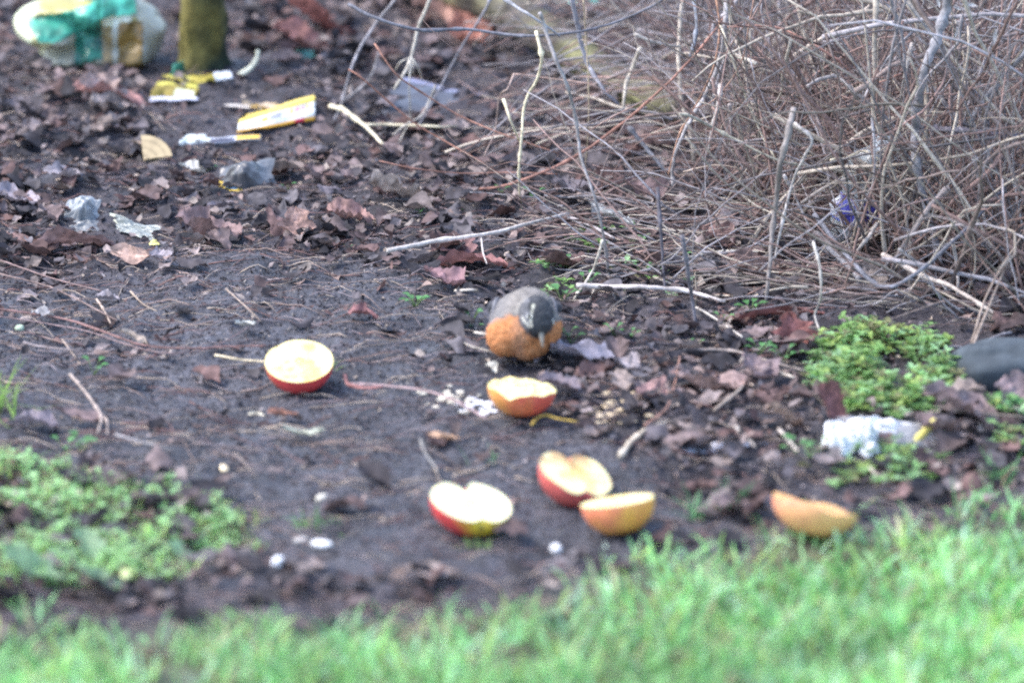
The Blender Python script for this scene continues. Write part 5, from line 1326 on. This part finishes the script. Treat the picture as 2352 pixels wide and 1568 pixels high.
GC = [(.34, .68, .25), (.41, .78, .33), (.26, .56, .20), (.46, .80, .38), (.46, .66, .20), (.50, .54, .30), (.54, .82, .54), (.17, .38, .14)]
gr = MB()
def grass_pts(n, xr, yr, soft=1.0):
    x = rng.uniform(*xr, n); y = rng.uniform(*yr, n)
    px, py = pix_of(x, y)
    e = py - grass_row(px) - 10 + 38 * vn(x * 14, y * 14, 41) + 25 * vn(x * 45, y * 30, 42)
    clump = vn(x * 9, y * 9, 51) + .5 * vn(x * 25, y * 25, 52)
    k = (e > 0) & (rng.random(n) < np.clip(.10 + e / 170, 0, 1)) & (clump > -.85 + rng.random(n) * .4)
    return np.c_[x[k], y[k]]
blades(gr, grass_pts(95000, (-1.0, 1.0), (3.9, 5.6)), (.018, .050), (.0022, .0050), GC, .55, 1.9)
blades(gr, grass_pts(9000, (-2.2, 2.2), (2.6, 4.2)), (.04, .09), (.003, .006), GC, .35, 1.3, n=3)
o = gr.build("grass", M_green); tag(o, "bright green lawn grass in the foreground", "grass", None, 'stuff')
# fine clover and grass cover at left
CLV = [(-60, 1050), (200, 1085), (300, 1110), (430, 1120), (520, 1150), (560, 1230), (620, 1265), (470, 1290), (450, 1330), (200, 1330), (-60, 1345)]
cv = MB()
x = rng.uniform(-1.0, .1, 60000); y = rng.uniform(5.0, 6.2, 60000); px, py = pix_of(x, y)
jx = 40 * vn(x * 12, y * 12, 61)
k = in_poly(px + jx, py + jx * .5, CLV) & (vn(x * 18, y * 18, 62) + .6 * vn(x * 45, y * 45, 63) > -.15)
q = np.c_[x[k], y[k]]; q = q[:13000]
blades(cv, q, (.012, .034), (.0016, .0036), [(.38, .68, .26), (.48, .78, .36), (.50, .66, .22), (.30, .52, .20), (.42, .40, .24)], .7, 1.4, 3)
for p in q[:260]:
    h = float(hgt(*p)); a = rnd.uniform(0, 6.28)
    for j in range(3):
        leaflet(cv, Vector((p[0], p[1], h + rnd.uniform(.004, .016))), (math.cos(a + j * 2.1), math.sin(a + j * 2.1), rnd.uniform(-.1, .35)), rnd.uniform(.006, .013), rnd.uniform(.005, .009), np.array((.42, .68, .32)) * rnd.uniform(.7, 1.3), 3)
o = cv.build("clover_cover", M_green); tag(o, "low clover and short grass growing on the mud's left front edge", "ground cover", None, 'stuff')
for i, (px, py, L, a) in enumerate([(205, 1275, .05, 20), (70, 1335, .075, 80), (230, 1355, .055, 95), (150, 1310, .045, 70), (420, 1300, .04, 60)]):
    place_leaf("weed_leaf", px, py, L, L * .55, a, (.30, .44, .27), ["pale jagged green leaf in the clover", "broad blue green leaf at the left edge in front", "curled pale green leaf at lower left", "dull green leaf below the jagged leaf", "small green leaf at the clover's right end"][i], None, 2, 300 + i, (28, 0), .01, material=M_green)
def tuft(px, py, n, Lr, W, label, c, lean=.9, spread=.01, toward=None):
    b = ground_at(px, py); mb = MB()
    p_ = np.c_[rng.normal(b.x, spread, n), rng.normal(b.y, spread, n)]
    blades(mb, p_, Lr, (W * .7, W * 1.2), c, lean, 1.0, 6, toward)
    o = mb.build("grass_tuft", M_green, loc=b); tag(o, label, "grass tuft")
tuft(-5, 950, 46, (.04, .085), .0024, "spiky yellow green grass tuft at the left edge", [(.26, .42, .10), (.32, .46, .16)], .9)
tuft(700, 1208, 16, (.02, .035), .003, "thin grass tuft on the mud right of the clover", [(.20, .40, .14), (.30, .44, .18)], .9)
tuft(745, 1212, 14, (.02, .03), .003, "low grass tuft beside the thin one", [(.20, .40, .14)], 1.1)
tuft(1105, 1068, 7, (.02, .032), .0028, "few green blades on the mud above the heart shaped apple", [(.22, .45, .2)], 1.1)
tuft(1075, 1252, 22, (.012, .026), .004, "low green sprouts below the heart shaped apple", [(.26, .5, .2), (.30, .45, .16)], 1.0, .014)
tuft(770, 850, 8, (.018, .03), .002, "small grass blades behind the right side of the biggest apple half", [(.25, .42, .12)], .8)
tuft(555, 1215, 20, (.02, .03), .003, "yellow green grass tuft at the clover's right end", [(.30, .45, .12)], .8, .012)
tuft(1600, 1190, 12, (.03, .05), .003, "loose grass blades left of the sunken apple", [(.16, .36, .16)], .6, .006)
tuft(1680, 1165, 12, (.03, .05), .003, "upright grass blades in the leaves left of the sunken apple", [(.16, .36, .16)], .5, .007)
tuft(2120, 1115, 14, (.02, .035), .003, "low grass blades in leaves at lower right", [(.16, .34, .12)], .7, .008)
tuft(2290, 1110, 18, (.03, .05), .003, "grass blades at the right edge of the litter", [(.16, .34, .14)], .6, .008)
# weed clumps
def clump(px, py, rx, ry, h, n, label, cols, seed=1, lsize=(.005, .014)):
    b = ground_at(px, py); root = empty("weed_clump", b); tag(root, label, "weeds")
    lb = MB(); sb = MB(); r = random.Random(seed); hv = (.4, .6, .8, 1.0, 1.6)
    for i in range(n):
        while True:
            ux, uy = r.uniform(-1, 1), r.uniform(-1, 1)
            rr = ux * ux + uy * uy
            if rr < 1 + .35 * float(vn(ux * 3 + seed, uy * 3, 9)) and float(vn(ux * 5 + seed, uy * 5, 4)) + .7 * float(vn(ux * 11, uy * 11 + seed, 6)) > -.10: break
        X_, Y_ = ux * rx, uy * ry
        g_ = float(hgt(b.x + X_, b.y + Y_)) - b.z
        top = g_ + max(.006, h * (1 - .7 * rr)) * r.choice((.4, .6, .8, 1.0, 1.5))
        q = [Vector((X_ + r.gauss(0, .008), Y_ + r.gauss(0, .008), g_)), Vector((X_, Y_, (top + g_) / 2)), Vector((X_ + r.gauss(0, .008), Y_ + r.gauss(0, .008), top))]
        if i % 3 == 0: tube(sb, smooth_path([v[:] for v in q], 2), .0007, .0005, (.24, .28, .10) if i % 2 else (.30, .2, .1), 4)
        c = np.array(r.choice(cols)) * r.uniform(.65, 1.35)
        for j in range(5):
            a = j * 1.57 + i; t = 1 - .18 * (j // 2)
            p = q[1].lerp(q[2], t)
            leaflet(lb, p, (math.cos(a), math.sin(a), r.uniform(0, .6)), r.uniform(*lsize), r.uniform(*lsize) * .55, c, 3)
    sb.build("stems", M_green, root); lb.build("foliage", M_green, root)
WC = [(.25, .42, .14), (.32, .54, .22), (.36, .48, .15), (.18, .32, .11), (.36, .58, .30), (.24, .24, .12)]
clump(2035, 868, .088, .19, .024, 620, "bushy green chickweed clump under the curved dark branch", WC, 1)
clump(1935, 850, .035, .10, .02, 130, "left lobe of bright weeds beside the chickweed clump", WC, 2)
clump(2010, 935, .045, .05, .014, 80, "low weed sprigs just above the white bag", WC, 3)
clump(1960, 1090, .055, .08, .011, 55, "sparse weeds in the litter below the white bag", WC, 4)
clump(2070, 1065, .05, .06, .011, 45, "sparse weeds right below the yellow stub", WC, 15)
clump(2330, 985, .035, .08, .014, 60, "weed patch at the right edge beside the mauve leaf", WC, 6)
clump(1290, 650, .035, .06, .01, 14, "thin scatter of weeds behind the bird", WC, 7, (.006, .012))
clump(1480, 650, .06, .08, .012, 16, "thin scatter of weeds beneath the dark upright stems", WC, 18)
clump(1400, 560, .05, .06, .010, 16, "mossy weeds around the end of the long stick", WC, 9)
